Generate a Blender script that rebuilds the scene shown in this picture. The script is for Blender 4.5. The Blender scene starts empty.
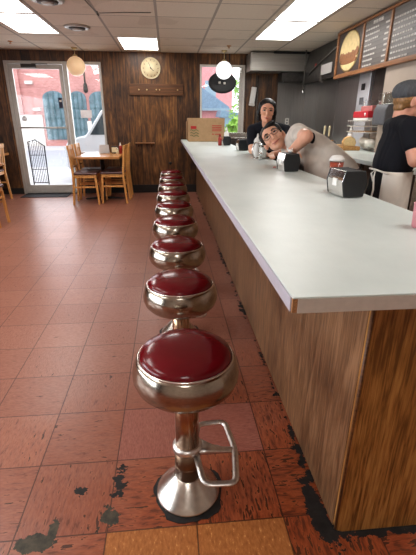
import bpy, bmesh, math, random
from mathutils import Vector, Matrix
random.seed(7)
scene = bpy.context.scene
COL = scene.collection
PI = math.pi

# ------------------------------------------------------------------ materials
def lin(c):
    return c / 12.92 if c <= .04045 else ((c + .055) / 1.055) ** 2.4
def rgb(r, g, b):
    return (lin(r / 255), lin(g / 255), lin(b / 255), 1)

class NT:
    """small helper around a node tree"""
    def __init__(s, name):
        s.m = bpy.data.materials.new(name); s.m.use_nodes = True
        s.t = s.m.node_tree; s.t.nodes.clear()
        s.out = s.t.nodes.new('ShaderNodeOutputMaterial')
    def n(s, typ, **kw):
        nd = s.t.nodes.new(typ)
        for k, v in kw.items(): setattr(nd, k, v)
        return nd
    def link(s, a, b): s.t.links.new(a, b)
    def put(s, sock, v):
        if isinstance(v, (int, float, tuple, list)): sock.default_value = v
        else: s.link(v, sock)
    def math(s, op, a, b=None, c=None, clamp=False):
        nd = s.n('ShaderNodeMath', operation=op, use_clamp=clamp)
        s.put(nd.inputs[0], a)
        if b is not None: s.put(nd.inputs[1], b)
        if c is not None: s.put(nd.inputs[2], c)
        return nd.outputs[0]
    def obj(s):
        if not hasattr(s, '_o'): s._o = s.n('ShaderNodeTexCoord').outputs['Object']
        return s._o
    def world(s):
        if not hasattr(s, '_w'): s._w = s.n('ShaderNodeNewGeometry').outputs['Position']
        return s._w
    def map(s, vec, scale=(1, 1, 1), loc=(0, 0, 0), rot=(0, 0, 0)):
        nd = s.n('ShaderNodeMapping'); s.link(vec, nd.inputs[0])
        nd.inputs['Scale'].default_value = scale; nd.inputs['Location'].default_value = loc; nd.inputs['Rotation'].default_value = rot
        return nd.outputs[0]
    def noise(s, vec, scale=5, detail=3, rough=.5, dist=0):
        nd = s.n('ShaderNodeTexNoise'); s.link(vec, nd.inputs['Vector'])
        nd.inputs['Scale'].default_value = scale; nd.inputs['Detail'].default_value = detail
        nd.inputs['Roughness'].default_value = rough; nd.inputs['Distortion'].default_value = dist
        return nd.outputs['Fac']
    def ramp(s, fac, stops):
        nd = s.n('ShaderNodeValToRGB'); s.link(fac, nd.inputs[0]); e = nd.color_ramp.elements
        while len(e) < len(stops): e.new(.5)
        for el, (p, c) in zip(e, stops):
            el.position = p; el.color = c if isinstance(c, tuple) else (c, c, c, 1)
        return nd.outputs[0]
    def mix(s, fac, a, b, mode='MIX'):
        nd = s.n('ShaderNodeMix', data_type='RGBA', blend_type=mode)
        s.put(nd.inputs[0], fac); s.put(nd.inputs[6], a); s.put(nd.inputs[7], b)
        return nd.outputs[2]
    def bsdf(s, color=(.8, .8, .8, 1), rough=.5, metal=0, bump=None, bstr=.3, bdist=.01, **kw):
        b = s.n('ShaderNodeBsdfPrincipled')
        s.put(b.inputs['Base Color'], color); s.put(b.inputs['Roughness'], rough); s.put(b.inputs['Metallic'], metal)
        for k, v in kw.items(): s.put(b.inputs[k.replace('_', ' ')], v)
        if bump is not None:
            bp = s.n('ShaderNodeBump'); bp.inputs['Strength'].default_value = bstr; bp.inputs['Distance'].default_value = bdist
            s.link(bump, bp.inputs['Height']); s.link(bp.outputs[0], b.inputs['Normal'])
        s.link(b.outputs[0], s.out.inputs[0])
        return s.m

def plain(name, c, rough=.5, metal=0, nz=0, nscale=30, **kw):
    t = NT(name)
    if nz:
        f = t.noise(t.obj(), nscale, 3)
        lo = tuple(x * (1 - nz) for x in c[:3]) + (1,); hi = tuple(min(1, x * (1 + nz)) for x in c[:3]) + (1,)
        return t.bsdf(t.ramp(f, [(.3, lo), (.7, hi)]), rough, metal, **kw)
    return t.bsdf(c, rough, metal, **kw)

def glow(name, c, strength):
    t = NT(name)
    f = t.noise(t.map(t.obj(), (9, .6, 1)), 1.0, 1)
    col = t.mix(f, c, tuple(x * .93 for x in c[:3]) + (1,))
    e = t.n('ShaderNodeEmission'); t.link(col, e.inputs[0]); e.inputs[1].default_value = strength
    t.link(e.outputs[0], t.out.inputs[0])
    return t.m

def glassy(name, tint=(1, 1, 1, 1), gloss=.08):
    t = NT(name)
    a = t.n('ShaderNodeBsdfTransparent'); a.inputs[0].default_value = tint
    g = t.n('ShaderNodeBsdfGlossy'); g.inputs['Roughness'].default_value = .02
    lw = t.n('ShaderNodeLayerWeight'); lw.inputs[0].default_value = .25
    f = t.math('MULTIPLY_ADD', lw.outputs['Fresnel'], .6, gloss * .3, clamp=True)
    mx = t.n('ShaderNodeMixShader'); t.link(f, mx.inputs[0]); t.link(a.outputs[0], mx.inputs[1]); t.link(g.outputs[0], mx.inputs[2])
    t.link(mx.outputs[0], t.out.inputs[0])
    return t.m

def wood(name, dark, mid, light, axis='z', scale=1.0, rough=.4, contrast=1, coarse=1.0, spec=.5):
    t = NT(name)
    long = .035 * scale
    sc = {'z': (1, 1, long), 'x': (long, 1, 1), 'y': (1, long, 1)}[axis]
    v = t.map(t.obj(), sc)
    g1 = t.noise(v, 55 * coarse, 5, .6, .35)
    sc2 = {'z': (1, 1, .12), 'x': (.12, 1, 1), 'y': (1, .12, 1)}[axis]
    g2 = t.noise(t.map(t.obj(), sc2), 7 * coarse, 3, .5, 1.6)
    f = t.math('ADD', t.math('MULTIPLY', g1, .62), t.math('MULTIPLY', g2, .38))
    w = .17 / contrast
    col = t.ramp(f, [(.5 - w, dark), (.5, mid), (.5 + w, light)])
    return t.bsdf(col, rough, 0, bump=f, bstr=.12, bdist=.004, Specular_IOR_Level=spec)

M = {}
# paneling: dark vertical boards of random width with grooves
def mat_panel():
    t = NT('dark_wood_paneling')
    sep = t.n('ShaderNodeSeparateXYZ'); t.link(t.world(), sep.inputs[0])
    u = t.math('ADD', sep.outputs[0], sep.outputs[1])
    wob = t.n('ShaderNodeTexNoise', noise_dimensions='1D'); wob.inputs['Scale'].default_value = 1.7; wob.inputs['Detail'].default_value = 0
    t.link(u, wob.inputs['W'])
    us = t.math('MULTIPLY_ADD', u, 4.4, t.math('MULTIPLY', wob.outputs['Fac'], 2.6))
    cell = t.math('FLOOR', us); fr = t.math('FRACT', us)
    wn = t.n('ShaderNodeTexWhiteNoise', noise_dimensions='1D'); t.link(cell, wn.inputs['W'])
    groove = t.math('LESS_THAN', fr, .05)
    cv = t.n('ShaderNodeCombineXYZ'); t.link(u, cv.inputs[0]); t.link(t.math('MULTIPLY', wn.outputs[0], 9), cv.inputs[1]); t.link(sep.outputs[2], cv.inputs[2])
    g = t.noise(t.map(cv.outputs[0], (1, 1, .07)), 26, 6, .68, .9)
    kn = t.noise(t.map(cv.outputs[0], (1, 1, .45)), 5.5, 3, .6, 1.2)
    f = t.math('ADD', t.math('MULTIPLY', g, .65), t.math('MULTIPLY', kn, .42))
    f = t.math('ADD', f, t.math('MULTIPLY_ADD', wn.outputs[0], .12, -.08))
    col = t.ramp(f, [(.38, rgb(40, 23, 10)), (.49, rgb(78, 48, 23)), (.59, rgb(112, 74, 38)), (.72, rgb(154, 108, 60))])
    col = t.mix(groove, col, rgb(18, 11, 7))
    h = t.math('SUBTRACT', f, t.math('MULTIPLY', groove, 1.2))
    return t.bsdf(col, .42, 0, bump=h, bstr=.35, bdist=.01)
M['panel'] = mat_panel()

def mat_floor():
    t = NT('red_vinyl_composition_tiles')
    T = .3297
    sep = t.n('ShaderNodeSeparateXYZ'); t.link(t.world(), sep.inputs[0])
    X, Y = sep.outputs[0], sep.outputs[1]
    tx = t.math('DIVIDE', t.math('SUBTRACT', X, -.598 - 20 * T), T); ty = t.math('DIVIDE', t.math('SUBTRACT', Y, 1.683 - 30 * T), T)
    ix, iy = t.math('FLOOR', tx), t.math('FLOOR', ty); fx, fy = t.math('FRACT', tx), t.math('FRACT', ty)
    cv = t.n('ShaderNodeCombineXYZ'); t.link(ix, cv.inputs[0]); t.link(iy, cv.inputs[1])
    wn = t.n('ShaderNodeTexWhiteNoise', noise_dimensions='2D'); t.link(cv.outputs[0], wn.inputs['Vector'])
    par = t.math('MODULO', t.math('ADD', ix, iy), 2)
    va = t.map(t.world(), (1, .22, 1)); vb = t.map(t.world(), (.22, 1, 1))
    mixv = t.n('ShaderNodeMix', data_type='VECTOR'); t.link(par, mixv.inputs[0]); t.link(va, mixv.inputs[4]); t.link(vb, mixv.inputs[5])
    off = t.n('ShaderNodeVectorMath', operation='MULTIPLY_ADD'); t.link(wn.outputs['Color'], off.inputs[0]); off.inputs[1].default_value = (7, 7, 7); t.link(mixv.outputs[1], off.inputs[2])
    fl = t.noise(off.outputs[0], 62, 3, .6, .3)
    fine = t.noise(off.outputs[0], 210, 2, .6)
    big = t.noise(t.world(), 1.6, 3, .55)
    # worn red toward the near end and the counter, further off reflected light painted as dull pink
    wear = t.math('ADD', t.math('MULTIPLY_ADD', Y, -.62, 1.25), t.math('MULTIPLY_ADD', X, .55, .18))
    wear = t.math('ADD', wear, t.math('MULTIPLY_ADD', big, 1.2, -.6), clamp=True)
    dull = t.ramp(fine, [(.25, rgb(130, 82, 66)), (.5, rgb(153, 102, 84)), (.8, rgb(168, 119, 99))])
    worn = t.ramp(fl, [(.3, rgb(92, 40, 18)), (.5, rgb(150, 72, 36)), (.68, rgb(178, 98, 56))])
    col = t.mix(wear, dull, worn)
    col = t.mix(t.math('MULTIPLY', wn.outputs[0], .3), col, rgb(120, 64, 48))
    thr = t.math('MULTIPLY_ADD', wear, -.115, .70)
    fleck = t.math('MULTIPLY', t.math('GREATER_THAN', fl, thr), .85)
    thr2 = t.math('MULTIPLY_ADD', wear, .09, .32)
    fleck2 = t.math('MULTIPLY', t.math('LESS_THAN', fl, thr2), .5)
    col = t.mix(fleck, col, rgb(46, 26, 18)); col = t.mix(fleck2, col, rgb(90, 44, 30))
    # replaced tiles: two pink, two tan
    inx = t.math('COMPARE', ix, 21.5, .6)
    pink = t.math('MULTIPLY', inx, t.math('COMPARE', iy, 29, .2)); tan = t.math('MULTIPLY', inx, t.math('COMPARE', iy, 27, .2))
    pk = t.ramp(fine, [(.3, rgb(136, 80, 68)), (.55, rgb(154, 96, 82)), (.8, rgb(166, 112, 98))])
    vt = t.noise(t.map(t.world(), (1, .38, 1), rot=(0, 0, .15)), 105, 4, .65)
    tn = t.ramp(vt, [(.25, rgb(136, 78, 38)), (.5, rgb(168, 106, 58)), (.62, rgb(180, 118, 66)), (.67, rgb(214, 166, 106))])
    col = t.mix(pink, col, pk); col = t.mix(tan, col, tn)
    # grout lines
    lw = .008
    ln = t.math('MAXIMUM', t.math('GREATER_THAN', t.math('ABSOLUTE', t.math('SUBTRACT', fx, .5)), .5 - lw), t.math('GREATER_THAN', t.math('ABSOLUTE', t.math('SUBTRACT', fy, .5)), .5 - lw))
    col = t.mix(t.math('MULTIPLY', ln, .78), col, rgb(62, 34, 26))
    # black adhesive showing along the counter foot and where tile has broken off
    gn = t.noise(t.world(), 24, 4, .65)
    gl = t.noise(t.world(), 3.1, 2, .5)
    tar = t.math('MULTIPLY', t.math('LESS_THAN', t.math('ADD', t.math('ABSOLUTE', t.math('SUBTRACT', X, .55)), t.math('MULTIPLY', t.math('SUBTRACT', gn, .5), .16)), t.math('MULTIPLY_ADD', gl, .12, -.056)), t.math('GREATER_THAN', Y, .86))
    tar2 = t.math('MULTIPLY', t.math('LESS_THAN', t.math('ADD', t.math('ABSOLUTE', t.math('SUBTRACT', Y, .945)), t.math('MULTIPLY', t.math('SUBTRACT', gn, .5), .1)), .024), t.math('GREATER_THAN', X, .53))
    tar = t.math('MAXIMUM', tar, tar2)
    def spot(cx, cy, rx, ry, amp=1.3):
        dx = t.math('DIVIDE', t.math('SUBTRACT', X, cx), rx); dy = t.math('DIVIDE', t.math('SUBTRACT', Y, cy), ry)
        d = t.math('SQRT', t.math('ADD', t.math('MULTIPLY', dx, dx), t.math('MULTIPLY', dy, dy)))
        return t.math('LESS_THAN', t.math('ADD', d, t.math('MULTIPLY', t.math('SUBTRACT', gn, .5), amp * 2)), 1)
    tar = t.math('MAXIMUM', tar, spot(-.247, 1.235, .022, .06, 3.4)); tar = t.math('MAXIMUM', tar, spot(-.40, 1.215, .03, .022, 3.4))
    tar = t.math('MAXIMUM', tar, spot(.525, 1.05, .035, .15, 1.4))
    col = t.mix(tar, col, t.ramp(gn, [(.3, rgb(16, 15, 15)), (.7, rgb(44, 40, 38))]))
    base = t.math('MAXIMUM', t.math('MAXIMUM', spot(-.52, 1.005, .07, .036, .9), spot(-.465, 1.055, .02, .035, 1.)), spot(-.27, 1.085, .034, .04, 2.2))
    col = t.mix(base, col, t.ramp(gn, [(.3, rgb(44, 42, 36)), (.7, rgb(86, 78, 62))]))
    rough = t.math('ADD', t.math('MULTIPLY_ADD', fl, .25, .22), t.math('MULTIPLY', t.math('MAXIMUM', tar, base), .3))
    h = t.math('SUBTRACT', t.math('MULTIPLY', fl, .15), t.math('ADD', ln, t.math('MAXIMUM', tar, base)))
    return t.bsdf(col, rough, 0, bump=h, bstr=.25, bdist=.003, Specular_IOR_Level=.45)
M['floor'] = mat_floor()

def mat_ceiling():
    t = NT('acoustic_drop_ceiling')
    sep = t.n('ShaderNodeSeparateXYZ'); t.link(t.world(), sep.inputs[0])
    tx = t.math('DIVIDE', t.math('SUBTRACT', sep.outputs[0], -.095 - 20 * .698), .698); ty = t.math('DIVIDE', t.math('SUBTRACT', sep.outputs[1], 7.0 - 30 * .662), .662)
    cv = t.n('ShaderNodeCombineXYZ'); t.link(t.math('FLOOR', tx), cv.inputs[0]); t.link(t.math('FLOOR', ty), cv.inputs[1])
    wn = t.n('ShaderNodeTexWhiteNoise', noise_dimensions='2D'); t.link(cv.outputs[0], wn.inputs['Vector'])
    fx = t.math('ABSOLUTE', t.math('SUBTRACT', t.math('FRACT', tx), .5)); fy = t.math('ABSOLUTE', t.math('SUBTRACT', t.math('FRACT', ty), .5))
    lnx = t.math('GREATER_THAN', fx, .478); lny = t.math('GREATER_THAN', fy, .49)
    sp = t.noise(t.world(), 140, 2, .7); st = t.noise(t.world(), 1.1, 3)
    col = t.ramp(sp, [(.3, rgb(208, 194, 176)), (.6, rgb(228, 216, 200))])
    col = t.mix(t.math('MULTIPLY', wn.outputs[0], .3), col, rgb(190, 170, 150))
    col = t.mix(t.math('MULTIPLY', t.math('GREATER_THAN', st, .62), .12), col, rgb(120, 90, 60))
    col = t.mix(lny, col, rgb(120, 106, 94)); col = t.mix(lnx, col, rgb(164, 154, 142))
    return t.bsdf(col, .85, 0, bump=t.math('SUBTRACT', t.math('MULTIPLY', sp, .1), t.math('MAXIMUM', lnx, lny)), bstr=.3, bdist=.004)
M['ceiling'] = mat_ceiling()

def mat_brick(name, a, b, mortar, scale):
    t = NT(name)
    br = t.n('ShaderNodeTexBrick'); v = t.map(t.world(), (1, 1, 1), rot=(PI / 2, 0, 0)); t.link(v, br.inputs[0])
    br.inputs['Color1'].default_value = a; br.inputs['Color2'].default_value = b; br.inputs['Mortar'].default_value = mortar
    br.inputs['Scale'].default_value = scale; br.inputs['Mortar Size'].default_value = .015
    return t.bsdf(br.outputs['Color'], .85)
M['brick'] = mat_brick('pink_washed_brick', rgb(206, 146, 140), rgb(188, 128, 122), rgb(214, 172, 164), 3.0)

def brushed(name, c, axis, rough=.3, lo=.75, hi=1.15, sc=90):
    t = NT(name)
    s_ = {'z': (1, 1, .02), 'x': (.02, 1, 1), 'y': (1, .02, 1)}[axis]
    f = t.noise(t.map(t.obj(), s_), sc, 3, .6); g = t.noise(t.map(t.obj(), tuple(.3 * k for k in s_)), 9, 2)
    ff = t.math('ADD', t.math('MULTIPLY', f, .5), t.math('MULTIPLY', g, .5))
    col = t.ramp(ff, [(.3, tuple(x * lo for x in c[:3]) + (1,)), (.7, tuple(min(1, x * hi) for x in c[:3]) + (1,))])
    return t.bsdf(col, t.math('MULTIPLY_ADD', f, .2, rough - .1), 1.0)
M['steelwall'] = brushed('brushed_stainless_wall', (.35, .335, .32, 1), 'z', .36)
M['steelhood'] = brushed('dull_stainless_hood', (.42, .40, .37, 1), 'x', .45)
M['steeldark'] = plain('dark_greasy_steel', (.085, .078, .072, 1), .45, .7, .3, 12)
M['steel'] = brushed('polished_stainless', (.62, .61, .59, 1), 'x', .22)
M['chrome'] = plain('chrome', (.78, .77, .75, 1), .12, 1.0)
def mat_drum():
    t = NT('brushed_nickel_seat_band')
    sep = t.n('ShaderNodeSeparateXYZ'); t.link(t.obj(), sep.inputs[0])
    ang = t.math('ARCTAN2', sep.outputs[1], sep.outputs[0])
    cv = t.n('ShaderNodeCombineXYZ'); t.link(t.math('MULTIPLY', ang, .08), cv.inputs[0]); t.link(sep.outputs[2], cv.inputs[2])
    f = t.noise(cv.outputs[0], 160, 3, .6)
    col = t.ramp(f, [(.3, (.33, .29, .24, 1)), (.7, (.46, .41, .345, 1))])
    return t.bsdf(col, t.math('MULTIPLY_ADD', f, .14, .12), 1.0)
M['drum'] = mat_drum()
M['floor_tint_tube'] = brushed('worn_tube_floor_reflection', (.40, .25, .16, 1), 'z', .26, .7, 1.25, 60)  # pole metal with the reddish floor reflection put into its colour
M['sleeve'] = brushed('brown_plated_sleeve', (.20, .13, .085, 1), 'z', .36, .7, 1.2, 60)
M['bell'] = plain('satin_steel_base', (.60, .56, .51, 1), .27, 1.0, .12, 40)
M['castalu'] = plain('cast_aluminium', (.66, .64, .61, 1), .36, 1.0, .15, 60)
M['sealant'] = plain('black_sealant', rgb(30, 28, 28), .6, 0, .4, 60)
M['redvinyl'] = plain('oxblood_vinyl', rgb(100, 9, 20), .2, 0, .08, 14, Coat_Weight=.16, Coat_Roughness=.06, Specular_IOR_Level=.3)
M['bead'] = plain('silver_piping', (.82, .80, .77, 1), .22, 1.0)

def mat_laminate():
    t = NT('white_laminate_top')
    f = t.noise(t.obj(), 2.2, 4, .6); g = t.noise(t.map(t.obj(), (1, .2, 1)), 120, 2)
    col = t.ramp(f, [(.3, rgb(202, 212, 209)), (.7, rgb(222, 230, 227))])
    col = t.mix(t.math('MULTIPLY', g, .12), col, rgb(180, 186, 186))
    return t.bsdf(col, t.math('MULTIPLY_ADD', f, .2, .26), 0, Specular_IOR_Level=.4)
M['laminate'] = mat_laminate()
M['bandend'] = plain('edge_band_warm_light', rgb(190, 180, 168), .35, 0, .05, 50)  # near end of the same band, its warmer light put into the colour
M['band'] = plain('edge_band_cool_light', rgb(178, 174, 184), .35, 0, .04, 50)  # stool side of the band, its cooler light put into the colour
M['chipwood'] = plain('bare_particle_board', rgb(150, 106, 66), .8, 0, .3, 300)
M['sidewood'] = wood('brown_oak_laminate', rgb(88, 60, 38), rgb(118, 84, 56), rgb(142, 106, 76), 'z', 1.6, .38, 1.8, 2.2)
M['endwood'] = wood('golden_oak_veneer', rgb(106, 68, 28), rgb(152, 104, 50), rgb(178, 130, 70), 'z', 1.6, .42, 1.8, 1.9)
M['plankwood'] = wood('walnut_plank', rgb(54, 30, 14), rgb(98, 62, 34), rgb(126, 84, 48), 'x', 1, .45)
M['oak'] = wood('honey_oak_chair', rgb(172, 116, 56), rgb(204, 146, 80), rgb(224, 172, 104), 'z', 1.3, .38)
M['tabletopwood'] = wood('honey_table_top', rgb(150, 98, 52), rgb(184, 128, 76), rgb(206, 152, 98), 'x', 1.3, .25)
M['framewood'] = wood('oak_picture_frame', rgb(104, 64, 34), rgb(138, 90, 52), rgb(160, 110, 68), 'y', 1, .4)
M['boardwood'] = wood('maple_cutting_board', rgb(166, 116, 62), rgb(198, 150, 92), rgb(220, 176, 120), 'y', 1, .5)
M['brownvinyl'] = plain('brown_seat_vinyl', rgb(84, 52, 50), .35, 0, .15, 30)
M['blackbase'] = plain('black_rubber_base', rgb(20, 18, 17), .5, 0, .3, 10)
M['mat'] = plain('black_ribbed_mat', rgb(34, 32, 36), .8, 0, .3, 80)
M['alum'] = plain('grey_painted_aluminium', rgb(186, 182, 176), .4, .2, .06, 20)
M['alumdark'] = plain('dark_hardware', rgb(60, 56, 52), .4, .6)
M['glass'] = glassy('window_glass')
M['clearglass'] = glassy('jar_glass', (.93, .95, .94, 1), .08)
M['panelglow'] = glow('fluorescent_diffuser', (1, .985, .95, 1), 9.5)
M['metalwhite'] = plain('white_painted_metal', rgb(214, 208, 200), .4)
M['vent'] = plain('grey_vent_metal', rgb(176, 168, 160), .45, .2, .1, 30)
M['ventdark'] = plain('vent_shadow_metal', rgb(70, 64, 60), .6)
M['globe'] = None
t_ = NT('lit_opal_globe'); _b = t_.n('ShaderNodeBsdfPrincipled'); _b.inputs['Base Color'].default_value = (.9, .9, .88, 1); _b.inputs['Roughness'].default_value = .25
_f = t_.noise(t_.obj(), 4, 1); t_.link(t_.ramp(_f, [(0, (1, 1, .97, 1)), (1, (.94, .97, 1, 1))]), _b.inputs['Emission Color']); _b.inputs['Emission Strength'].default_value = .9
t_.link(_b.outputs[0], t_.out.inputs[0]); M['globelit'] = t_.m
M['globeamber'] = plain('amber_opal_globe', rgb(240, 210, 172), .3, 0, .04, 6, Emission_Color=rgb(240, 200, 156), Emission_Strength=.3)
M['brass'] = plain('aged_brass', (.55, .42, .22, 1), .3, 1)
M['black'] = plain('black_plastic', rgb(24, 24, 26), .42, 0, .2, 40)
M['blackmatte'] = plain('matte_black', rgb(30, 31, 33), .6, 0, .25, 60)
M['blacktex'] = plain('black_enamel_panel', rgb(36, 38, 40), .38, 0, .15, 200)
M['white'] = plain('white_plastic', rgb(226, 224, 220), .4, 0, .03, 20)
M['paper'] = plain('white_paper', rgb(232, 230, 226), .8, 0, .04, 40)
M['cream'] = plain('cream_clock_face', rgb(222, 208, 172), .5, 0, .08, 12)
M['card'] = plain('brown_corrugated_card', rgb(172, 140, 104), .8, 0, .07, 25)
M['cardin'] = plain('card_flap', rgb(150, 118, 84), .85, 0, .07, 25)
M['redprint'] = plain('red_print', rgb(180, 44, 44), .7, 0, .05, 40)
M['greenprint'] = plain('green_print', rgb(70, 104, 60), .7, 0, .05, 40)
M['ketchup'] = plain('red_squeeze_plastic', rgb(150, 40, 26), .35, 0, .05, 20)
M['pink'] = plain('pink_plastic_cup', rgb(196, 130, 138), .35, 0, .06, 12)
M['salsa'] = plain('red_orange_drink', rgb(176, 78, 56), .4, 0, .3, 60)
M['skinA'] = plain('warm_tan_skin', rgb(222, 168, 140), .48, 0, .06, 25, Subsurface_Weight=.08)
M['skinB'] = plain('light_tan_skin', rgb(216, 164, 138), .48, 0, .06, 25, Subsurface_Weight=.08)
M['skinC'] = plain('fair_skin', rgb(218, 160, 136), .48, 0, .05, 25, Subsurface_Weight=.08)
M['lips'] = plain('lip_rose', rgb(176, 104, 92), .45, 0, .08, 60)
M['eyewhite'] = plain('eye_white', rgb(226, 220, 212), .25, 0, .02, 60)
M['iris'] = plain('dark_brown_iris', rgb(34, 20, 14), .15, 0, .2, 90)
M['blackhair'] = plain('black_hair', rgb(16, 14, 15), .5, 0, .5, 60)
M['blondhair'] = plain('sandy_blond_hair', rgb(146, 108, 66), .45, 0, .35, 60)
def mat_cloth(name, c, rough=.85, fold=.35, sc=9):
    t = NT(name)
    f = t.noise(t.map(t.obj(), (1, 1, .55)), sc, 2, .5, .8); w = t.noise(t.obj(), 400, 1)
    col = t.ramp(f, [(.3, tuple(x * .8 for x in c[:3]) + (1,)), (.7, tuple(min(1, x * 1.12) for x in c[:3]) + (1,))])
    return t.bsdf(col, rough, 0, bump=t.math('ADD', f, t.math('MULTIPLY', w, .03)), bstr=fold, bdist=.03, Specular_IOR_Level=.25)
M['navytee'] = mat_cloth('navy_black_tee', rgb(24, 25, 34))
M['greytee'] = mat_cloth('oatmeal_grey_tee', rgb(208, 199, 189))
M['blacktee'] = mat_cloth('black_tee', rgb(22, 23, 30))
M['pants'] = mat_cloth('black_trousers', rgb(22, 21, 24))
M['jeans'] = mat_cloth('dark_denim', rgb(40, 46, 62))
M['apron'] = mat_cloth('cream_apron_cloth', rgb(228, 222, 212), .9, .5, 7)
M['capcloth'] = mat_cloth('charcoal_patterned_cap', rgb(92, 94, 98), .9, .5, 40)
M['beigewall'] = plain('beige_painted_wall', rgb(172, 156, 142), .7, 0, .06, 2)
M['plaster'] = plain('warm_plaster', rgb(196, 182, 168), .8, 0, .04, 2)
def mat_menu():
    t = NT('grey_brown_menu_rails')
    sep = t.n('ShaderNodeSeparateXYZ'); t.link(t.world(), sep.inputs[0])
    fr = t.math('FRACT', t.math('MULTIPLY', sep.outputs[2], 22))
    f = t.noise(t.obj(), 8, 2)
    col = t.ramp(fr, [(0, rgb(60, 52, 48)), (.12, rgb(96, 88, 84)), (.9, rgb(84, 76, 72)), (1, rgb(52, 44, 42))])
    return t.bsdf(t.mix(t.math('MULTIPLY', f, .25), col, rgb(120, 112, 106)), .45, 0)
M['menu'] = mat_menu()
M['menudark'] = plain('menu_backing_brown', rgb(58, 44, 38), .5, 0, .15, 10)
M['bun'] = plain('pale_bread_print', rgb(214, 190, 138), .6, 0, .12, 22)
M['meat'] = plain('brown_filling_print', rgb(140, 92, 56), .6, 0, .3, 60)
M['letter'] = plain('white_menu_letters', rgb(196, 190, 184), .6, 0, .05, 40)
M['bread'] = plain('crusty_bread', rgb(216, 176, 118), .8, 0, .25, 22)
M['crumb'] = plain('bread_crumb', rgb(226, 200, 150), .9, 0, .1, 60)
M['redbox'] = plain('red_carton', rgb(196, 40, 52), .5, 0, .05, 20)
M['pinkbox'] = plain('rose_carton', rgb(190, 120, 116), .5, 0, .08, 20)
M['greyplastic'] = plain('grey_plastic', rgb(92, 92, 96), .45, 0, .1, 20)
M['lightsteel'] = brushed('bright_steel_sheet', (.80, .81, .85, 1), 'z', .5, .92, 1.06)
M['redstick'] = plain('red_sticker', rgb(206, 60, 46), .5, 0, .05, 40)
M['knifehandle'] = plain('ivory_handle', rgb(214, 204, 168), .45, 0, .06, 40)
M['asphalt'] = plain('pale_pavement', rgb(206, 202, 202), .9, 0, .06, 3)  # one even pale colour for the pavement
M['road'] = plain('pale_road', rgb(176, 176, 182), .9, 0, .06, 3)
M['arch'] = plain('teal_window_glass', rgb(104, 126, 134), .25, 0, .35, 3)
M['archframe'] = plain('teal_mullion', rgb(82, 112, 118), .5, 0, .1, 6)
M['stone'] = plain('pale_stone', rgb(226, 216, 208), .85, 0, .06, 4)
M['carpaint'] = plain('white_car_paint', rgb(226, 228, 232), .2, 0, .02, 3, Coat_Weight=.6)
M['tyre'] = plain('tyre_rubber', rgb(26, 26, 28), .8, 0, .2, 30)
M['carglass'] = plain('dark_car_glass', rgb(50, 66, 74), .1, 0, .2, 3)
M['roofgrey'] = plain('blue_grey_shingles', rgb(132, 156, 176), .8, 0, .12, 8)
M['housewall'] = plain('rose_house_wall', rgb(212, 150, 150), .85, 0, .08, 3)
M['houseblue'] = plain('blue_grey_siding', rgb(150, 172, 184), .85, 0, .1, 3)
M['leaf'] = plain('spring_leaves', rgb(150, 190, 84), .7, 0, .35, 5)
M['bark'] = plain('tree_bark', rgb(90, 74, 60), .9, 0, .3, 20)
t_ = NT('printed_notice_paper'); _d = t_.n('ShaderNodeBsdfDiffuse'); _d.inputs[0].default_value = rgb(220, 214, 210)
_q = t_.n('ShaderNodeBsdfTranslucent'); t_.link(t_.ramp(t_.noise(t_.obj(), 60, 2), [(.3, rgb(206, 200, 200)), (.7, rgb(226, 222, 220))]), _q.inputs[0]); _m = t_.n('ShaderNodeMixShader'); _m.inputs[0].default_value = .5
t_.link(_d.outputs[0], _m.inputs[1]); t_.link(_q.outputs[0], _m.inputs[2]); t_.link(_m.outputs[0], t_.out.inputs[0]); M['signnote'] = t_.m
M['navysign'] = plain('navy_hours_sign', rgb(30, 34, 60), .5, 0, .1, 60)
M['ironrack'] = plain('black_iron', rgb(32, 34, 40), .5, .4, .2, 30)
M['strut'] = plain('galvanised_strut', rgb(110, 104, 98), .4, .6, .2, 30)
M['orange'] = plain('orange_copper_head', rgb(190, 130, 70), .5, .3)
M['whitewrap'] = plain('flour_and_film', rgb(236, 230, 220), .6, 0, .08, 30)

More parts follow.
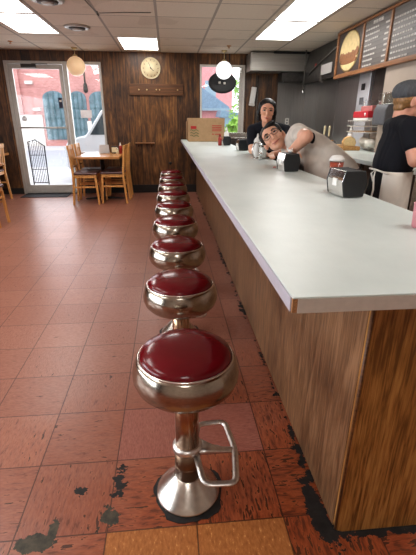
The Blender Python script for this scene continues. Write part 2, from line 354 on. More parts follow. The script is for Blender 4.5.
# ------------------------------------------------------------------ mesh builder
class G:
    def __init__(s): s.v = []; s.f = []; s.sm = []
    def add(s, vs, fs, smooth=False, X=None):
        o = len(s.v)
        s.v += [tuple(X @ Vector(p)) if X is not None else tuple(p) for p in vs]
        s.f += [tuple(i + o for i in f) for f in fs]; s.sm += [smooth] * len(fs)
        return s
    def box(s, x0, x1, y0, y1, z0, z1, X=None):
        vs = [(x, y, z) for x in (x0, x1) for y in (y0, y1) for z in (z0, z1)]
        return s.add(vs, [(0, 1, 3, 2), (4, 6, 7, 5), (0, 4, 5, 1), (2, 3, 7, 6), (0, 2, 6, 4), (1, 5, 7, 3)], False, X)
    def prism(s, pts, vec, smooth=False, X=None):
        n = len(pts); vec = Vector(vec); a = [Vector(p) for p in pts]; b = [p + vec for p in a]
        fs = [tuple(range(n))[::-1], tuple(range(n, 2 * n))]
        fs += [(i, (i + 1) % n, n + (i + 1) % n, n + i) for i in range(n)]
        return s.add(a + b, fs, smooth, X)
    def lathe(s, prof, seg=32, c=(0, 0, 0), X=None, smooth=True, squash=1):
        vs = []; fs = []
        for r, z in prof:
            for k in range(seg):
                a = 2 * PI * k / seg; vs.append((c[0] + r * math.cos(a), c[1] + squash * r * math.sin(a), c[2] + z))
        for i in range(len(prof) - 1):
            for k in range(seg):
                k2 = (k + 1) % seg; fs.append((i * seg + k, i * seg + k2, (i + 1) * seg + k2, (i + 1) * seg + k))
        fs.append(tuple(range(seg))[::-1]); fs.append(tuple((len(prof) - 1) * seg + k for k in range(seg)))
        return s.add(vs, fs, smooth, X)
    def tube(s, path, r, seg=10, closed=False, flat=1.0, up=(0, 0, 1), X=None):
        P = [Vector(p) for p in path]; n = len(P); vs = []; fs = []
        rr = r if isinstance(r, (list, tuple)) else [r] * n
        for i, p in enumerate(P):
            d = (P[(i + 1) % n] - P[i - 1]) if closed else (P[min(i + 1, n - 1)] - P[max(i - 1, 0)])
            d.normalize(); u = Vector(up)
            if abs(d.dot(u)) > .95: u = Vector((1, 0, 0)) if abs(d.x) < .9 else Vector((0, 1, 0))
            a = d.cross(u).normalized(); b = a.cross(d).normalized()
            for k in range(seg):
                t = 2 * PI * k / seg; vs.append(p + a * (rr[i] * math.cos(t)) + b * (rr[i] * flat * math.sin(t)))
        m = n if closed else n - 1
        for i in range(m):
            for k in range(seg):
                k2 = (k + 1) % seg; i2 = (i + 1) % n
                fs.append((i * seg + k, i * seg + k2, i2 * seg + k2, i2 * seg + k))
        if not closed: fs.append(tuple(range(seg))[::-1]); fs.append(tuple((n - 1) * seg + k for k in range(seg)))
        return s.add(vs, fs, True, X)
    def ell(s, c, rad, R=None, seg=20, rings=12, X=None):
        vs = [(0, 0, -1)]; fs = []
        for i in range(1, rings):
            t = -PI / 2 + PI * i / rings
            for k in range(seg): vs.append((math.cos(t) * math.cos(2 * PI * k / seg), math.cos(t) * math.sin(2 * PI * k / seg), math.sin(t)))
        vs.append((0, 0, 1)); top = len(vs) - 1
        for k in range(seg):
            k2 = (k + 1) % seg; fs.append((0, 1 + k2, 1 + k)); fs.append((top, 1 + (rings - 2) * seg + k, 1 + (rings - 2) * seg + k2))
            for i in range(rings - 2): fs.append((1 + i * seg + k, 1 + i * seg + k2, 1 + (i + 1) * seg + k2, 1 + (i + 1) * seg + k))
        R = R or Matrix.Identity(3); c = Vector(c)
        return s.add([c + R @ Vector((p[0] * rad[0], p[1] * rad[1], p[2] * rad[2])) for p in vs], fs, True, X)
    def cap(s, p0, r0, p1, r1, seg=16, X=None):
        """closed tapered capsule"""
        p0, p1 = Vector(p0), Vector(p1); d = p1 - p0; L = d.length; d = d / L if L > 1e-6 else Vector((0, 0, 1))
        pts = []; rs = []
        for i in range(5):
            t = PI / 2 * (1 - i / 4); pts.append(p0 - d * r0 * math.sin(t)); rs.append(max(r0 * math.cos(t), r0 * .05))
        for i in range(5):
            t = PI / 2 * i / 4; pts.append(p1 + d * r1 * math.sin(t)); rs.append(max(r1 * math.cos(t), r1 * .05))
        return s.tube(pts, rs, seg, X=X)
    def wide(s, p0, r0, p1, r1, side, w0, w1, X=None):
        """flattened limb: three capsules side by side (for torsos)"""
        side = Vector(side).normalized(); p0, p1 = Vector(p0), Vector(p1)
        for k in (-1, -.5, 0, .5, 1): s.cap(p0 + side * w0 * k, r0 * (1 - .12 * abs(k)), p1 + side * w1 * k, r1 * (1 - .12 * abs(k)), 16, X)
        return s

def obj(name, g, mat, parent=None, bevel=0, remesh=0, smooth=0, at=None, label=None, seg=2, displace=None):
    me = bpy.data.meshes.new(name); me.from_pydata(g.v, [], g.f)
    me.polygons.foreach_set('use_smooth', g.sm)
    bm = bmesh.new(); bm.from_mesh(me); bmesh.ops.recalc_face_normals(bm, faces=bm.faces); bm.to_mesh(me); bm.free()
    me.update(); me.materials.append(mat)
    o = bpy.data.objects.new(name, me); COL.objects.link(o)
    if parent is not None:
        o.parent = parent
    if at is not None: o.location = at
    if bevel:
        b = o.modifiers.new('bevel', 'BEVEL'); b.width = bevel; b.segments = seg; b.limit_method = 'ANGLE'; b.angle_limit = .6
        for p in me.polygons: p.use_smooth = True
        w = o.modifiers.new('normals', 'WEIGHTED_NORMAL'); w.keep_sharp = True
    if remesh:
        r = o.modifiers.new('merge', 'REMESH'); r.mode = 'VOXEL'; r.voxel_size = remesh; r.use_smooth_shade = True
        if smooth:
            c = o.modifiers.new('relax', 'SMOOTH'); c.factor = .5; c.iterations = smooth
    if label: o['label'] = label
    return o

def thing(name, label, cat, loc=(0, 0, 0), rz=0, group=None):
    o = bpy.data.objects.new(name, None); COL.objects.link(o); o.empty_display_size = .05
    o.location = loc; o.rotation_euler = (0, 0, rz); o['label'] = label; o['category'] = cat
    if group: o['group'] = group
    return o
def tag(o, label, cat, group=None):
    o['label'] = label; o['category'] = cat
    if group: o['group'] = group
    return o
def struct(o): o['kind'] = 'structure'; return o
def dup(root, loc, rz=None, label=None):
    r = root.copy(); COL.objects.link(r); r.location = loc
    if rz is not None: r.rotation_euler = (0, 0, rz)
    if label: r['label'] = label
    for ch in list(root.children):
        c = ch.copy(); COL.objects.link(c); c.parent = r
        for g in list(ch.children):
            d = g.copy(); COL.objects.link(d); d.parent = c
    return r

# ------------------------------------------------------------------ dimensions
YB, ZC = 8.40, 2.577           # back wall face, ceiling
XL, XR, XN, YR = -4.6, 2.74, 2.5, -2.6
WT = .14
# ------------------------------------------------------------------ room shell
struct(obj('floor', G().box(XL - WT, XR + WT, YR - WT, YB + .03, -.12, 0), M['floor']))
struct(obj('ceiling', G().box(XL - WT, XR + WT, YR - WT, YB + WT, ZC, ZC + .12), M['ceiling']))
DX0, DX1, DZ = -2.93, -1.20, 2.40    # entry opening
WX0, WX1, WZ0, WZ1 = .645, 1.517, 1.10, 2.388
w = G()
for x0, x1, z0, z1 in [(XL - WT, DX0, 0, ZC), (DX1, WX0, 0, ZC), (WX1, XR + WT, 0, ZC), (DX0, DX1, DZ, ZC), (-1.83, DX1, 0, .76), (WX0, WX1, 0, WZ0), (WX0, WX1, WZ1, ZC)]:
    w.box(x0, x1, YB, YB + WT, z0, z1)
struct(obj('wall_back', w, M['panel']))
w = G(); w.box(XR, XR + WT, 4.83, YB, 0, ZC); w.box(XN, XR + WT, YR, 4.83, 0, ZC)
struct(obj('wall_right', w, M['beigewall']))
w = G()
for y0, y1, z0, z1 in [(YR, -1.2, 0, ZC), (-1.2, 3.6, 0, .5), (-1.2, 3.6, 2.2, ZC), (3.6, YB + WT, 0, ZC)]: w.box(XL - WT, XL, y0, y1, z0, z1)
struct(obj('wall_left', w, M['panel']))
struct(obj('wall_rear', G().box(XL, XN, YR - WT, YR, 0, ZC), M['plaster']))
g = G(); g.box(XL, DX0 - .01, YB - .015, YB, 0, .12); g.box(-1.83, .96, YB - .015, YB, 0, .16)
struct(obj('baseboard_back', g, M['blackbase'], bevel=.004))
# left storefront window (beyond the frame to the left)
p = struct(obj('window_3', G().box(XL - .09, XL - .05, -1.2, 3.6, .5, .56).box(XL - .09, XL - .05, -1.2, 3.6, 2.14, 2.2).box(XL - .09, XL - .05, -1.2, -1.14, .56, 2.14).box(XL - .09, XL - .05, 3.54, 3.6, .56, 2.14).box(XL - .09, XL - .05, 1.17, 1.23, .56, 2.14), M['alum']))
obj('glass_pane', G().box(XL - .075, XL - .07, -1.14, 3.54, .56, 2.14), M['glass'], p)

# entry: glass door and fixed sidelight
def frame(x0, x1, z0, z1, y0, y1, wl, wr, wb, wt):
    g = G(); g.box(x0, x0 + wl, y0, y1, z0, z1); g.box(x1 - wr, x1, y0, y1, z0, z1)
    g.box(x0 + wl, x1 - wr, y0, y1, z1 - wt, z1)
    if wb: g.box(x0 + wl, x1 - wr, y0, y1, z0, z0 + wb)
    return g
d = struct(obj('door_1', frame(DX0, -1.83, 0, DZ, YB - .02, YB + .08, .055, .06, 0, .05), M['alum'], bevel=.004))
leaf = obj('door_leaf', frame(-2.875, -1.905, .015, 2.345, YB + .005, YB + .055, .075, .06, .16, .075), M['alum'], d, bevel=.004)
obj('glass_pane', G().box(-2.80, -1.965, YB + .027, YB + .033, .175, 2.27), M['glass'], leaf)
obj('push_bar', G().tube([(-2.80, YB - .01, 1.262), (-2.80, YB - .045, 1.262), (-1.95, YB - .045, 1.262), (-1.95, YB - .01, 1.262)], .016, 8), M['alum'], leaf)
obj('door_closer', G().box(-2.62, -2.36, YB - .06, YB, 2.29, 2.345).box(-2.42, -2.14, YB - .075, YB - .06, 2.34, 2.352), M['alumdark'], d, bevel=.004)
obj('threshold', G().box(-2.875, -1.89, YB - .01, YB + .08, 0, .014), M['alumdark'], d)
s1 = struct(obj('window_1', frame(-1.83, DX1, .76, DZ, YB - .02, YB + .08, .012, .04, .05, .05), M['alum'], bevel=.004))
obj('glass_pane', G().box(-1.818, -1.24, YB + .027, YB + .033, .81, 2.35), M['glass'], s1)
s2 = struct(obj('window_2', frame(WX0, WX1, WZ0, WZ1, YB - .015, YB + .08, .035, .035, .05, .035), M['metalwhite'], bevel=.004))
obj('glass_pane', G().box(WX0 + .035, WX1 - .035, YB + .027, YB + .033, WZ0 + .05, WZ1 - .035), M['glass'], s2)
obj('side_strip', G().box(WX1 - .10, WX1 - .035, YB + .036, YB + .06, WZ0 + .05, WZ1 - .035), M['metalwhite'], s2)
# notices on the glass
tag(obj('paper_notice', G().box(-1.66, -1.45, YB + .02, YB + .025, 1.44, 1.58), M['signnote']), 'white printed notice taped to the fixed glass right of the entry door', 'notice')
n_ = tag(obj('hours_sign', G().box(-2.045, -1.975, YB + .018, YB + .025, 1.61, 1.79), M['navysign']), 'small navy sign stuck inside the door glass by the mullion', 'sign')
obj('sign_emblem', G().box(-2.03, -1.99, YB + .015, YB + .018, 1.72, 1.75), M['paper'], n_)
tag(obj('door_sticker', G().lathe([(.05, 0), (.05, .003)], 24, X=Matrix.Translation((-2.72, YB + .026, 1.42)) @ Matrix.Rotation(PI / 2, 4, 'X')), M['signnote']), 'round pale sticker low on the door glass', 'sticker')

# steel cladding of the kitchen corner
g = G().box(2.178, XR - .012, YB - .012, YB, .2, 2.25)
struct(obj('trim_1', g, M['steelwall']))
g = G().box(XR - .012, XR, 5.82, YB - .012, .2, 2.1)
struct(obj('trim_2', g, M['steelwall']))
g = G()
for y in (7.62, 6.75): g.box(XR - .018, XR - .012, y - .012, y + .012, .95, 2.1)
g.box(2.47, 2.485, YB - .018, YB - .012, .95, 2.1)
struct(obj('trim_3', g, M['steelwall']))

# ------------------------------------------------------------------ lunch counter
cb = thing('lunch_counter', 'long wood veneered lunch counter base standing along the row of stools', 'counter', (.559, .946, 0))
g = G()
prof = [(-.012, 0), (-.016, .03), (0, 1.008)]
g.box(0, .02, .02, YB - .03 - .946, .012, 1.008)
obj('side_panel', g, M['sidewood'], cb, bevel=.003, label='brown streaked veneer panel on the stool side')
obj('end_panel', G().prism([(0, 0, .035), (.006, 0, .012), (.03, 0, 0), (.39, 0, 0), (.39, 0, 1.008), (0, 0, 1.008)], (0, .02, 0)), M['endwood'], cb, bevel=.003, label='golden oak veneer panel on the near end')
obj('corner_trim', G().tube([(.002, .002, .02), (.002, .002, 1.005)], .005, 8), M['plankwood'], cb)
obj('back_panel', G().box(.37, .39, .02, YB - .03 - .946, 0, 1.008), M['plankwood'], cb)
ct = thing('countertop', 'long white laminate countertop overhanging the wooden counter base', 'countertop', (.255, .749, 1.009))
L = YB - .018 - .749; Wd = .765
obj('laminate_sheet', G().box(.002, Wd - .002, .002, L, .0335, .038), M['laminate'], ct, bevel=.0015)
obj('core_board', G().box(.003, Wd - .003, .003, L, 0, .0335), M['chipwood'], ct)
obj('edge_band', G().box(0, .003, .012, L, 0, .0335).box(Wd - .003, Wd, .003, L, 0, .0335), M['band'], ct, label='pale edge strip along the stool side, lavender grey from painted light')
obj('edge_band', G().box(.014, Wd - .003, 0, .003, 0, .0335), M['bandend'], ct, label='pale edge strip across the near end, beige from painted light, chipped at the corner')

# ------------------------------------------------------------------ stools
def make_stool(label):
    t = thing('counter_stool', label, 'stool', (.037, 1.175, 0), 0, 'fixed stools along the lunch counter')
    g = G(); pts = []
    random.seed(3)
    ring = []
    for k in range(40):
        a = 2 * PI * k / 40; r = .139 + .012 * math.sin(3 * a + 1) * math.sin(a * 2) + random.uniform(-.006, .006); ring.append((r * math.cos(a), r * math.sin(a), 0.0005))
    g.prism(ring, (0, 0, .0035)); obj('sealant_ring', g, M['sealant'], t)
    obj('floor_flange', G().lathe([(.10, .003), (.126, .004), (.1275, .010), (.124, .017), (.110, .032), (.092, .052), (.074, .072), (.060, .086), (.0515, .094), (.047, .097)], 48), M['bell'], t)
    obj('lower_sleeve', G().lathe([(.0495, .088), (.0495, .235)], 36).lathe([(.0505, .15), (.0505, .153)], 36), M['sleeve'], t)
    obj('pole', G().lathe([(.0445, .22), (.0445, .535)], 36), M['floor_tint_tube'], t)
    f = obj('collar', G().lathe([(.050, .224), (.057, .228), (.057, .243), (.053, .251), (.0446, .254)], 40), M['castalu'], t)
    # foot rest: two open loops either side of a middle arm
    z = .20
    def rnd(P, r=.03, n=4):
        out = []
        for i, p in enumerate(P):
            p = Vector(p)
            if i in (0, len(P) - 1): out.append(p); continue
            a = (Vector(P[i - 1]) - p).normalized(); b = (Vector(P[i + 1]) - p).normalized()
            p0, p1 = p + a * r, p + b * r
            for k in range(n + 1):
                s = k / n; out.append(p0 * (1 - s) ** 2 + p * 2 * s * (1 - s) + p1 * s * s)
        return out
    loop = rnd([(.030, -.030, .226), (.052, -.150, z), (.166, -.156, z), (.186, 0, z), (.166, .156, z), (.052, .150, z), (.030, .030, .226)], .03)
    g = G().tube(loop, .0125, 10, flat=.55)
    g.tube([(.04, 0, .232), (.09, 0, .214), (.14, 0, .203), (.186, 0, z)], [.04, .022, .013, .013], 12, flat=.4)
    obj('foot_rest', g, M['castalu'], t)
    obj('swivel_hub', G().lathe([(.05, .495), (.058, .503), (.058, .520)], 32), M['sleeve'], t)
    obj('seat_band', G().lathe([(.05, .512), (.110, .508), (.138, .513), (.160, .525), (.177, .545), (.1855, .570), (.1865, .588), (.1835, .606), (.1735, .634), (.168, .643), (.158, .645), (.150, .638)], 64), M['drum'], t)
    obj('seat_piping', G().tube([(.1635 * math.cos(2 * PI * k / 64), .1635 * math.sin(2 * PI * k / 64), .645) for k in range(64)], .0042, 8, closed=True), M['bead'], t)
    obj('cushion', G().lathe([(.15, .632), (.160, .642), (.1605, .650), (.157, .659), (.145, .668), (.120, .6775), (.085, .684), (.04, .6875), (.001, .6885)], 64), M['redvinyl'], t)
    return t
ordn = ['second', 'third', 'fourth', 'fifth', 'sixth', 'seventh', 'eighth']
st = make_stool('red vinyl counter stool with nickel band and foot rest, nearest to the camera')
for k, o_ in enumerate(ordn):
    dup(st, (.037, 1.175 + .648 * (k + 1), 0), 0, f'red vinyl counter stool with nickel band, {o_} from the camera along the counter')
dup(st, (.037, 1.175 + .648 * 8, 0), 0, 'red vinyl counter stool with nickel band, last of the row by the paneled wall')

# ------------------------------------------------------------------ ceiling things
def ceiling_light(x0, x1, y0, y1, label, dxm=None):
    t = thing('ceiling_light', label, 'light', ((x0 + x1) / 2, (y0 + y1) / 2, ZC), 0, 'fluorescent ceiling panels')
    hx, hy = (x1 - x0) / 2, (y1 - y0) / 2
    g = G(); b = .022
    g.box(-hx, -hx + b, -hy, hy, -.008, -.0005).box(hx - b, hx, -hy, hy, -.008, -.0005).box(-hx + b, hx - b, -hy, -hy + b, -.008, -.0005).box(-hx + b, hx - b, hy - b, hy, -.008, -.0005)
    obj('frame', g, M['metalwhite'], t, bevel=.002)
    obj('diffuser', G().box(-hx + b, hx - b, -hy + b, hy - b, -.005, -.001), M['panelglow'], t)
ceiling_light(-.735, -.105, 7.01, 8.13, 'lit rectangular ceiling light panel directly in front of the wall clock')
ceiling_light(1.375, 1.975, 5.72, 6.945, 'lit ceiling light panel over the counter just before the stainless hood')
ceiling_light(1.36, 1.965, 4.47, 5.68, 'lit ceiling light panel over the counter cut by the top of the photo')
ceiling_light(-2.10, -1.515, 5.69, 6.845, 'lit ceiling light panel at left just before the glass entry door')
ceiling_light(-2.10, -1.515, 4.48, 5.65, 'lit ceiling light panel cut by the top left corner of the photo')
for x0, y0 in [(-2.2, .4), (1.3, .6), (-2.2, 2.0), (-3.9, 3.4), (-.45, -1.6)]:   # further fixtures of the same ceiling, past the frame
    ceiling_light(x0, x0 + .62, y0, y0 + 1.15, 'lit ceiling light panel in the near half of the dining room ceiling')

def vent(x, y, label):
    t = thing('ceiling_vent', label, 'vent', (x, y, ZC), 0, 'round ceiling vents')
    obj('outer_ring', G().lathe([(.12, -.002), (.175, -.001), (.17, -.014), (.135, -.024), (.12, -.02)], 40), M['vent'], t)
    obj('middle_ring', G().lathe([(.07, -.012), (.115, -.012), (.105, -.032), (.075, -.036)], 40), M['ventdark'], t)
    obj('center_cone', G().lathe([(.02, -.03), (.072, -.034), (.05, -.046), (.01, -.048)], 32), M['vent'], t)
vent(-1.178, 6.354, 'round grey ceiling vent between the two left light panels and the door')
vent(-1.215, 5.06, 'round grey ceiling vent cut by the top edge of the photo')
def sprinkler(x, y, label):
    t = thing('sprinkler_head', label, 'sprinkler', (x, y, ZC), 0, 'ceiling sprinkler heads')
    obj('escutcheon', G().lathe([(.04, -.001), (.04, -.006), (.02, -.012)], 20), M['orange'], t)
    obj('deflector', G().lathe([(.008, -.012), (.008, -.03), (.022, -.033), (.022, -.036)], 16), M['orange'], t)
sprinkler(-2.478, 7.562, 'small copper sprinkler head on the ceiling above the entry door')
sprinkler(1.075, 7.564, 'small copper sprinkler head on the ceiling before the back window')
t = thing('ceiling_hook', 'small dark metal hook with wire hanging from the ceiling grid near the round vents', 'hook', (-.773, 5.492, ZC))
obj('hook_body', G().tube([(0, 0, -.001), (0, 0, -.03), (.012, 0, -.045), (.02, 0, -.03)], .006, 8), M['alumdark'], t)
obj('wire', G().tube([(0, 0, -.02), (-.03, -.25, -.012), (-.05, -.5, -.008)], .004, 6).tube([(.01, 0, -.02), (.3, -.01, -.01), (.62, -.02, -.006)], .004, 6), M['alumdark'], t)

def pendant(x, y, z, r, mat, label):
    t = thing('pendant_lamp', label, 'lamp', (x, y, z))
    obj('globe', G().ell((0, 0, 0), (r, r, r), seg=32, rings=20), mat, t)
    obj('stem', G().tube([(0, 0, r - .01), (0, 0, ZC - z - .02)], .006, 8), M['brass'], t)
    obj('canopy', G().lathe([(.012, ZC - z - .04), (.05, ZC - z - .015), (.055, ZC - z - .001)], 24), M['brass'], t)
    obj('holder', G().lathe([(.04, r - .012), (.04, r + .012), (.015, r + .03)], 20), M['brass'], t)
pendant(-1.58, 8.05, 2.285, .158, M['globeamber'], 'amber glass globe lamp hanging in front of the glass entry')
pendant(1.062, 8.05, 2.258, .150, M['globelit'], 'bright white globe lamp hanging in front of the back window')
t = thing('window_sign_disc', 'round black disc shaped sign hanging in the back window behind the globe', 'sign', (1.07, 8.33, 2.075))
X = Matrix.Rotation(PI / 2, 4, 'X')
obj('disc', G().lathe([(.20, -.02), (.25, -.022), (.268, -.005), (.268, .012), (.25, .02), (.20, .012)], 48, X=X, squash=.70), M['black'], t)
obj('hub', G().box(-.075, -.035, -.04, -.01, -.02, .02).box(.02, .06, -.04, -.01, -.03, .01), M['metalwhite'], t, bevel=.006)
obj('hanging_chain', G().tube([(-.15, 0, .12), (-.1, 0, .30)], .004, 6).tube([(.15, 0, .12), (.1, 0, .30)], .004, 6), M['alumdark'], t)

# ------------------------------------------------------------------ back wall things
t = thing('wall_clock', 'round cream wall clock hung high on the dark paneled wall', 'clock', (-.28, YB, 2.31))
obj('face', G().lathe([(.165, -.004), (.165, .018)], 48, X=Matrix.Rotation(PI / 2, 4, 'X')), M['cream'], t)
obj('rim', G().tube([(.172 * math.cos(2 * PI * k / 48), -.012, .172 * math.sin(2 * PI * k / 48)) for k in range(48)], .011, 8, closed=True, up=(0, 1, 0)), M['cream'], t)
g = G()
for k in range(12):
    a = 2 * PI * k / 12; g.box(-.006, .006, -.0215, -.0185, .125, .145, Matrix.Rotation(a, 4, 'Y'))
obj('hour_marks', g, M['framewood'], t)
obj('hands', G().box(-.004, .004, -.026, -.023, -.02, .1, Matrix.Rotation(-.4, 4, 'Y')).box(-.005, .005, -.023, -.020, -.02, .07, Matrix.Rotation(2.3, 4, 'Y')).lathe([(.012, 0), (.012, .01)], 16, X=Matrix.Translation((0, -.018, 0)) @ Matrix.Rotation(PI / 2, 4, 'X')), M['alumdark'], t)
t = thing('peg_rail', 'dark wooden plank with pegs mounted across the paneled wall below the clock', 'coat rail', (-.19, YB, 1.945))
obj('plank', G().box(-.51, .51, -.03, -.0005, -.1, .1), M['plankwood'], t, bevel=.005)
for x in (-.33, -.18, .0, .06, .40):
    obj('peg', G().lathe([(.008, 0), (.008, .03), (.014, .036), (.014, .044), (.006, .048)], 14, X=Matrix.Translation((x, -.03, -.005)) @ Matrix.Rotation(PI / 2, 4, 'X')), M['brass'], t)
t = thing('wall_ledge', 'narrow tan wooden ledge on the paneled wall right of the dining table', 'shelf', (-.46, YB, .98))
obj('ledge_board', G().box(-.19, .19, -.09, -.001, -.010, .010), M['framewood'], t, bevel=.003)
for x in (-.13, .13): obj('bracket', G().prism([(x - .01, -.001, -.012), (x - .01, -.07, -.012), (x - .01, -.001, -.08)], (.02, 0, 0)), M['plankwood'], t)
t = thing('wall_spigot', 'small dark fixture on the paneled wall just above the last stool', 'wall fixture', (.032, YB, .565))
obj('stem', G().tube([(0, -.001, 0), (0, -.05, 0), (0, -.06, .012)], .012, 10), M['alumdark'], t)
obj('knob', G().ell((0, -.062, .03), (.035, .03, .024)), M['black'], t)
t = thing('wall_telephone', 'slim tilted white box mounted on the wood wall right of the back window', 'wall box', (1.68, YB, 1.84), 0)
X = Matrix.Rotation(.13, 4, 'Y')
obj('body', G().box(-.05, .05, -.07, -.001, -.17, .17, X), M['white'], t, bevel=.01)
obj('cradle', G().box(-.055, .055, -.085, -.07, -.165, -.12, X), M['metalwhite'], t, bevel=.006)
tag(obj('wall_conduit', G().tube([(1.77, YB - .015, 1.12), (1.77, YB - .015, 2.22)], .012, 8), M['strut']), 'thin grey vertical pipe running down the wood wall below the hood', 'pipe')
t = thing('wall_outlet', 'white power outlet on the stainless wall behind the woman', 'outlet', (2.405, YB - .012, 1.39))
obj('cover_plate', G().box(-.04, .04, -.008, -.0005, -.06, .06), M['metalwhite'], t, bevel=.003)
obj('socket', G().box(-.015, .015, -.010, -.008, .012, .04).box(-.015, .015, -.010, -.008, -.04, -.012), M['greyplastic'], t)
# back bar under the window
t = thing('back_bar', 'low stainless back bar with raised rim under the back window', 'back bar', (1.39, 8.12, 0))
obj('top_tray', G().box(-.35, .55, -.22, .25, 1.08, 1.10).box(-.35, .55, -.22, -.20, 1.10, 1.19).box(-.35, -.33, -.20, .25, 1.10, 1.19).box(.53, .55, -.20, .25, 1.10, 1.19), M['steel'], t, bevel=.004)
obj('cabinet', G().box(-.33, .53, -.2, .25, 0, 1.08), M['steeldark'], t)

# ------------------------------------------------------------------ hood
t = thing('range_hood', 'large stainless exhaust hood hung at ceiling in the back right corner', 'hood', (2.1, 8.1, 2.2))
def rel(g, o): 
    g.v = [(a[0] - o[0], a[1] - o[1], a[2] - o[2]) for a in g.v]; return g
O_ = (2.1, 8.1, 2.2)
obj('back_canopy', rel(G().box(1.53, 2.6, 7.95, YB - .014, 2.25, ZC - .03), O_), M['steelhood'], t, bevel=.006)
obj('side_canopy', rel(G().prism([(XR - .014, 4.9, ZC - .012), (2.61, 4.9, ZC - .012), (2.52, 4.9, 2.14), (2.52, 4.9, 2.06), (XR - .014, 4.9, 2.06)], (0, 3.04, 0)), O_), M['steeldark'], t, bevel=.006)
obj('recess_shade_panel', rel(G().box(2.17, 2.6, 8.1, YB - .014, 2.09, 2.25), O_), M['steeldark'], t)  # dark block standing in for the shade in the hollow under the hood
obj('drip_rail', rel(G().box(2.17, 2.62, 7.95, 7.99, 2.055, 2.09).box(2.5, 2.54, 4.9, 7.95, 2.02, 2.06), O_), M['alumdark'], t, bevel=.004)
obj('gap_shade_strip', rel(G().box(1.95, 2.62, 7.93, 7.95, ZC - .05, ZC - .012), O_), M['black'], t)  # black strip painted in for the shade of the gap below the ceiling
obj('strut', rel(G().tube([(2.58, 6.45, 2.47), (2.54, 7.2, 2.29), (2.51, 7.6, 2.16)], .014, 8), O_), M['strut'], t)
obj('sprinkler_pipe', rel(G().tube([(2.5, 7.8, ZC - .005), (2.5, 7.8, 2.47), (2.5, 7.8, 1.93)], .012, 8), O_), M['strut'], t)
obj('nozzle', rel(G().lathe([(.008, 0), (.02, .02), (.018, .09)], 14, c=(2.5, 7.8, 1.86)), O_), M['steel'], t)
obj('bracket', rel(G().box(2.49, 2.53, 6.9, 6.96, 1.99, 2.25), O_), M['strut'], t)
tag(obj('hood_notice', G().box(2.488, 2.5, 6.5, 6.93, 2.09, 2.23), M['signnote']), 'white notice sheet fixed on the dark hood left of the menu board', 'notice')
tag(obj('hood_sticker', G().lathe([(.045, 0), (.045, .006)], 20, X=Matrix.Translation((2.545, 7.36, 2.265)) @ Matrix.Rotation(-PI / 2, 4, 'Y')), M['redstick']), 'small red round sticker on the dark hood', 'sticker')

# ------------------------------------------------------------------ menu board on the right
MX = 2.44
t = thing('menu_board', 'long wood framed menu board hung high over the prep counter', 'menu board', (MX, 4.6, 1.97))
O_ = (MX, 4.6, 1.97); zt, zb, y0, y1 = 2.555, 1.968, 2.4, 6.25
g = G().box(MX, MX + .05, y0, y1, zb, zb + .05).box(MX, MX + .05, y0, y1, zt - .03, zt).box(MX, MX + .05, y1 - .05, y1, zb + .05, zt - .03).box(MX, MX + .05, y0, y0 + .05, zb + .05, zt - .03)
obj('frame', rel(g, O_), M['framewood'], t, bevel=.006)
pa = obj('picture_panel', rel(G().box(MX + .02, MX + .04, 5.46, y1 - .05, zb + .05, zt - .03), O_), M['menudark'], t)
XX = Matrix.Translation((MX + .018 - O_[0], 5.83 - O_[1], 2.27 - O_[2])) @ Matrix.Rotation(-PI / 2, 4, 'Y')
obj('sandwich_picture', G().ell((.0, 0, 0), (.25, .31, .006), seg=32, rings=6, X=XX), M['bun'], pa)
g = G()
for k in range(9): g.ell((-.05 + random.uniform(-.03, .03), -.25 + .062 * k, .003), (.055, .05, .006), seg=10, rings=6, X=XX)
g.ell((-.11, 0, .0025), (.045, .27, .005), seg=20, rings=6, X=XX)
obj('filling_picture', g, M['meat'], pa)
secs = [(4.80, 5.42), (3.62, 4.76), (2.45, 3.58)]
for i, (a, b) in enumerate(secs):
    mp = obj('menu_panel', rel(G().box(MX + .02, MX + .04, a, b, zb + .05, zt - .03), O_), M['menu'], t)
    z = zt - .075; c = (a + b) / 2; g = G()
    for q in range(4): g.box(MX + .016, MX + .0199, c - .12 + q * .06, c - .075 + q * .06, z - .014, z + .02)
    obj('menu_heading', rel(g, O_), M['letter'], mp)
    for r in range(8):
        z -= .055; y = b - .04; g = G()
        end = b - random.uniform(.2, .36) * (b - a) / .62
        while y > end:                      # faint unreadable entries
            wv = random.uniform(.02, .045); g.box(MX + .016, MX + .0199, y - wv, y, z - .009, z + .009); y -= wv + .016
        g.box(MX + .016, MX + .0199, a + .03, a + .03 + random.uniform(.05, .09), z - .009, z + .009)
        obj('menu_line', rel(g, O_), M['letter'], mp)
    obj('divider', rel(G().box(MX + .005, MX + .03, b, b + .04, zb + .05, zt - .03), O_), M['framewood'], t, bevel=.004)
obj('hanger', rel(G().box(MX + .05, XN - .001, 4.0, 4.08, 2.3, 2.4).box(MX + .05, XN - .001, 3.0, 3.08, 2.3, 2.4), O_), M['strut'], t)

# ------------------------------------------------------------------ prep counter on the right
t = thing('prep_table', 'long white topped steel prep table along the right wall behind the worker', 'prep table', (2.2, 5.3, 0))
O_ = (2.2, 5.3, 0)
obj('worktop', rel(G().box(1.88, XN - .005, 3.0, 4.82, 1.01, 1.05).box(1.88, XR - .02, 4.84, 7.88, 1.01, 1.05), O_), M['laminate'], t, bevel=.004)
for x, y in [(1.95, 3.03), (2.45, 3.03), (1.95, 5.4), (2.66, 5.4), (1.95, 7.84), (2.66, 7.84)]:
    obj('leg', rel(G().box(x - .02, x + .02, y - .02, y + .02, 0, 1.01), O_), M['steel'], t, bevel=.003)
obj('undershelf', rel(G().box(1.94, 2.47, 3.02, 4.82, .28, .31).box(1.94, 2.69, 4.84, 7.86, .28, .31), O_), M['steeldark'], t)
t = thing('storage_bin', 'black plastic storage bin on the low shelf of the prep table', 'bin', (2.2, 3.35, .31))
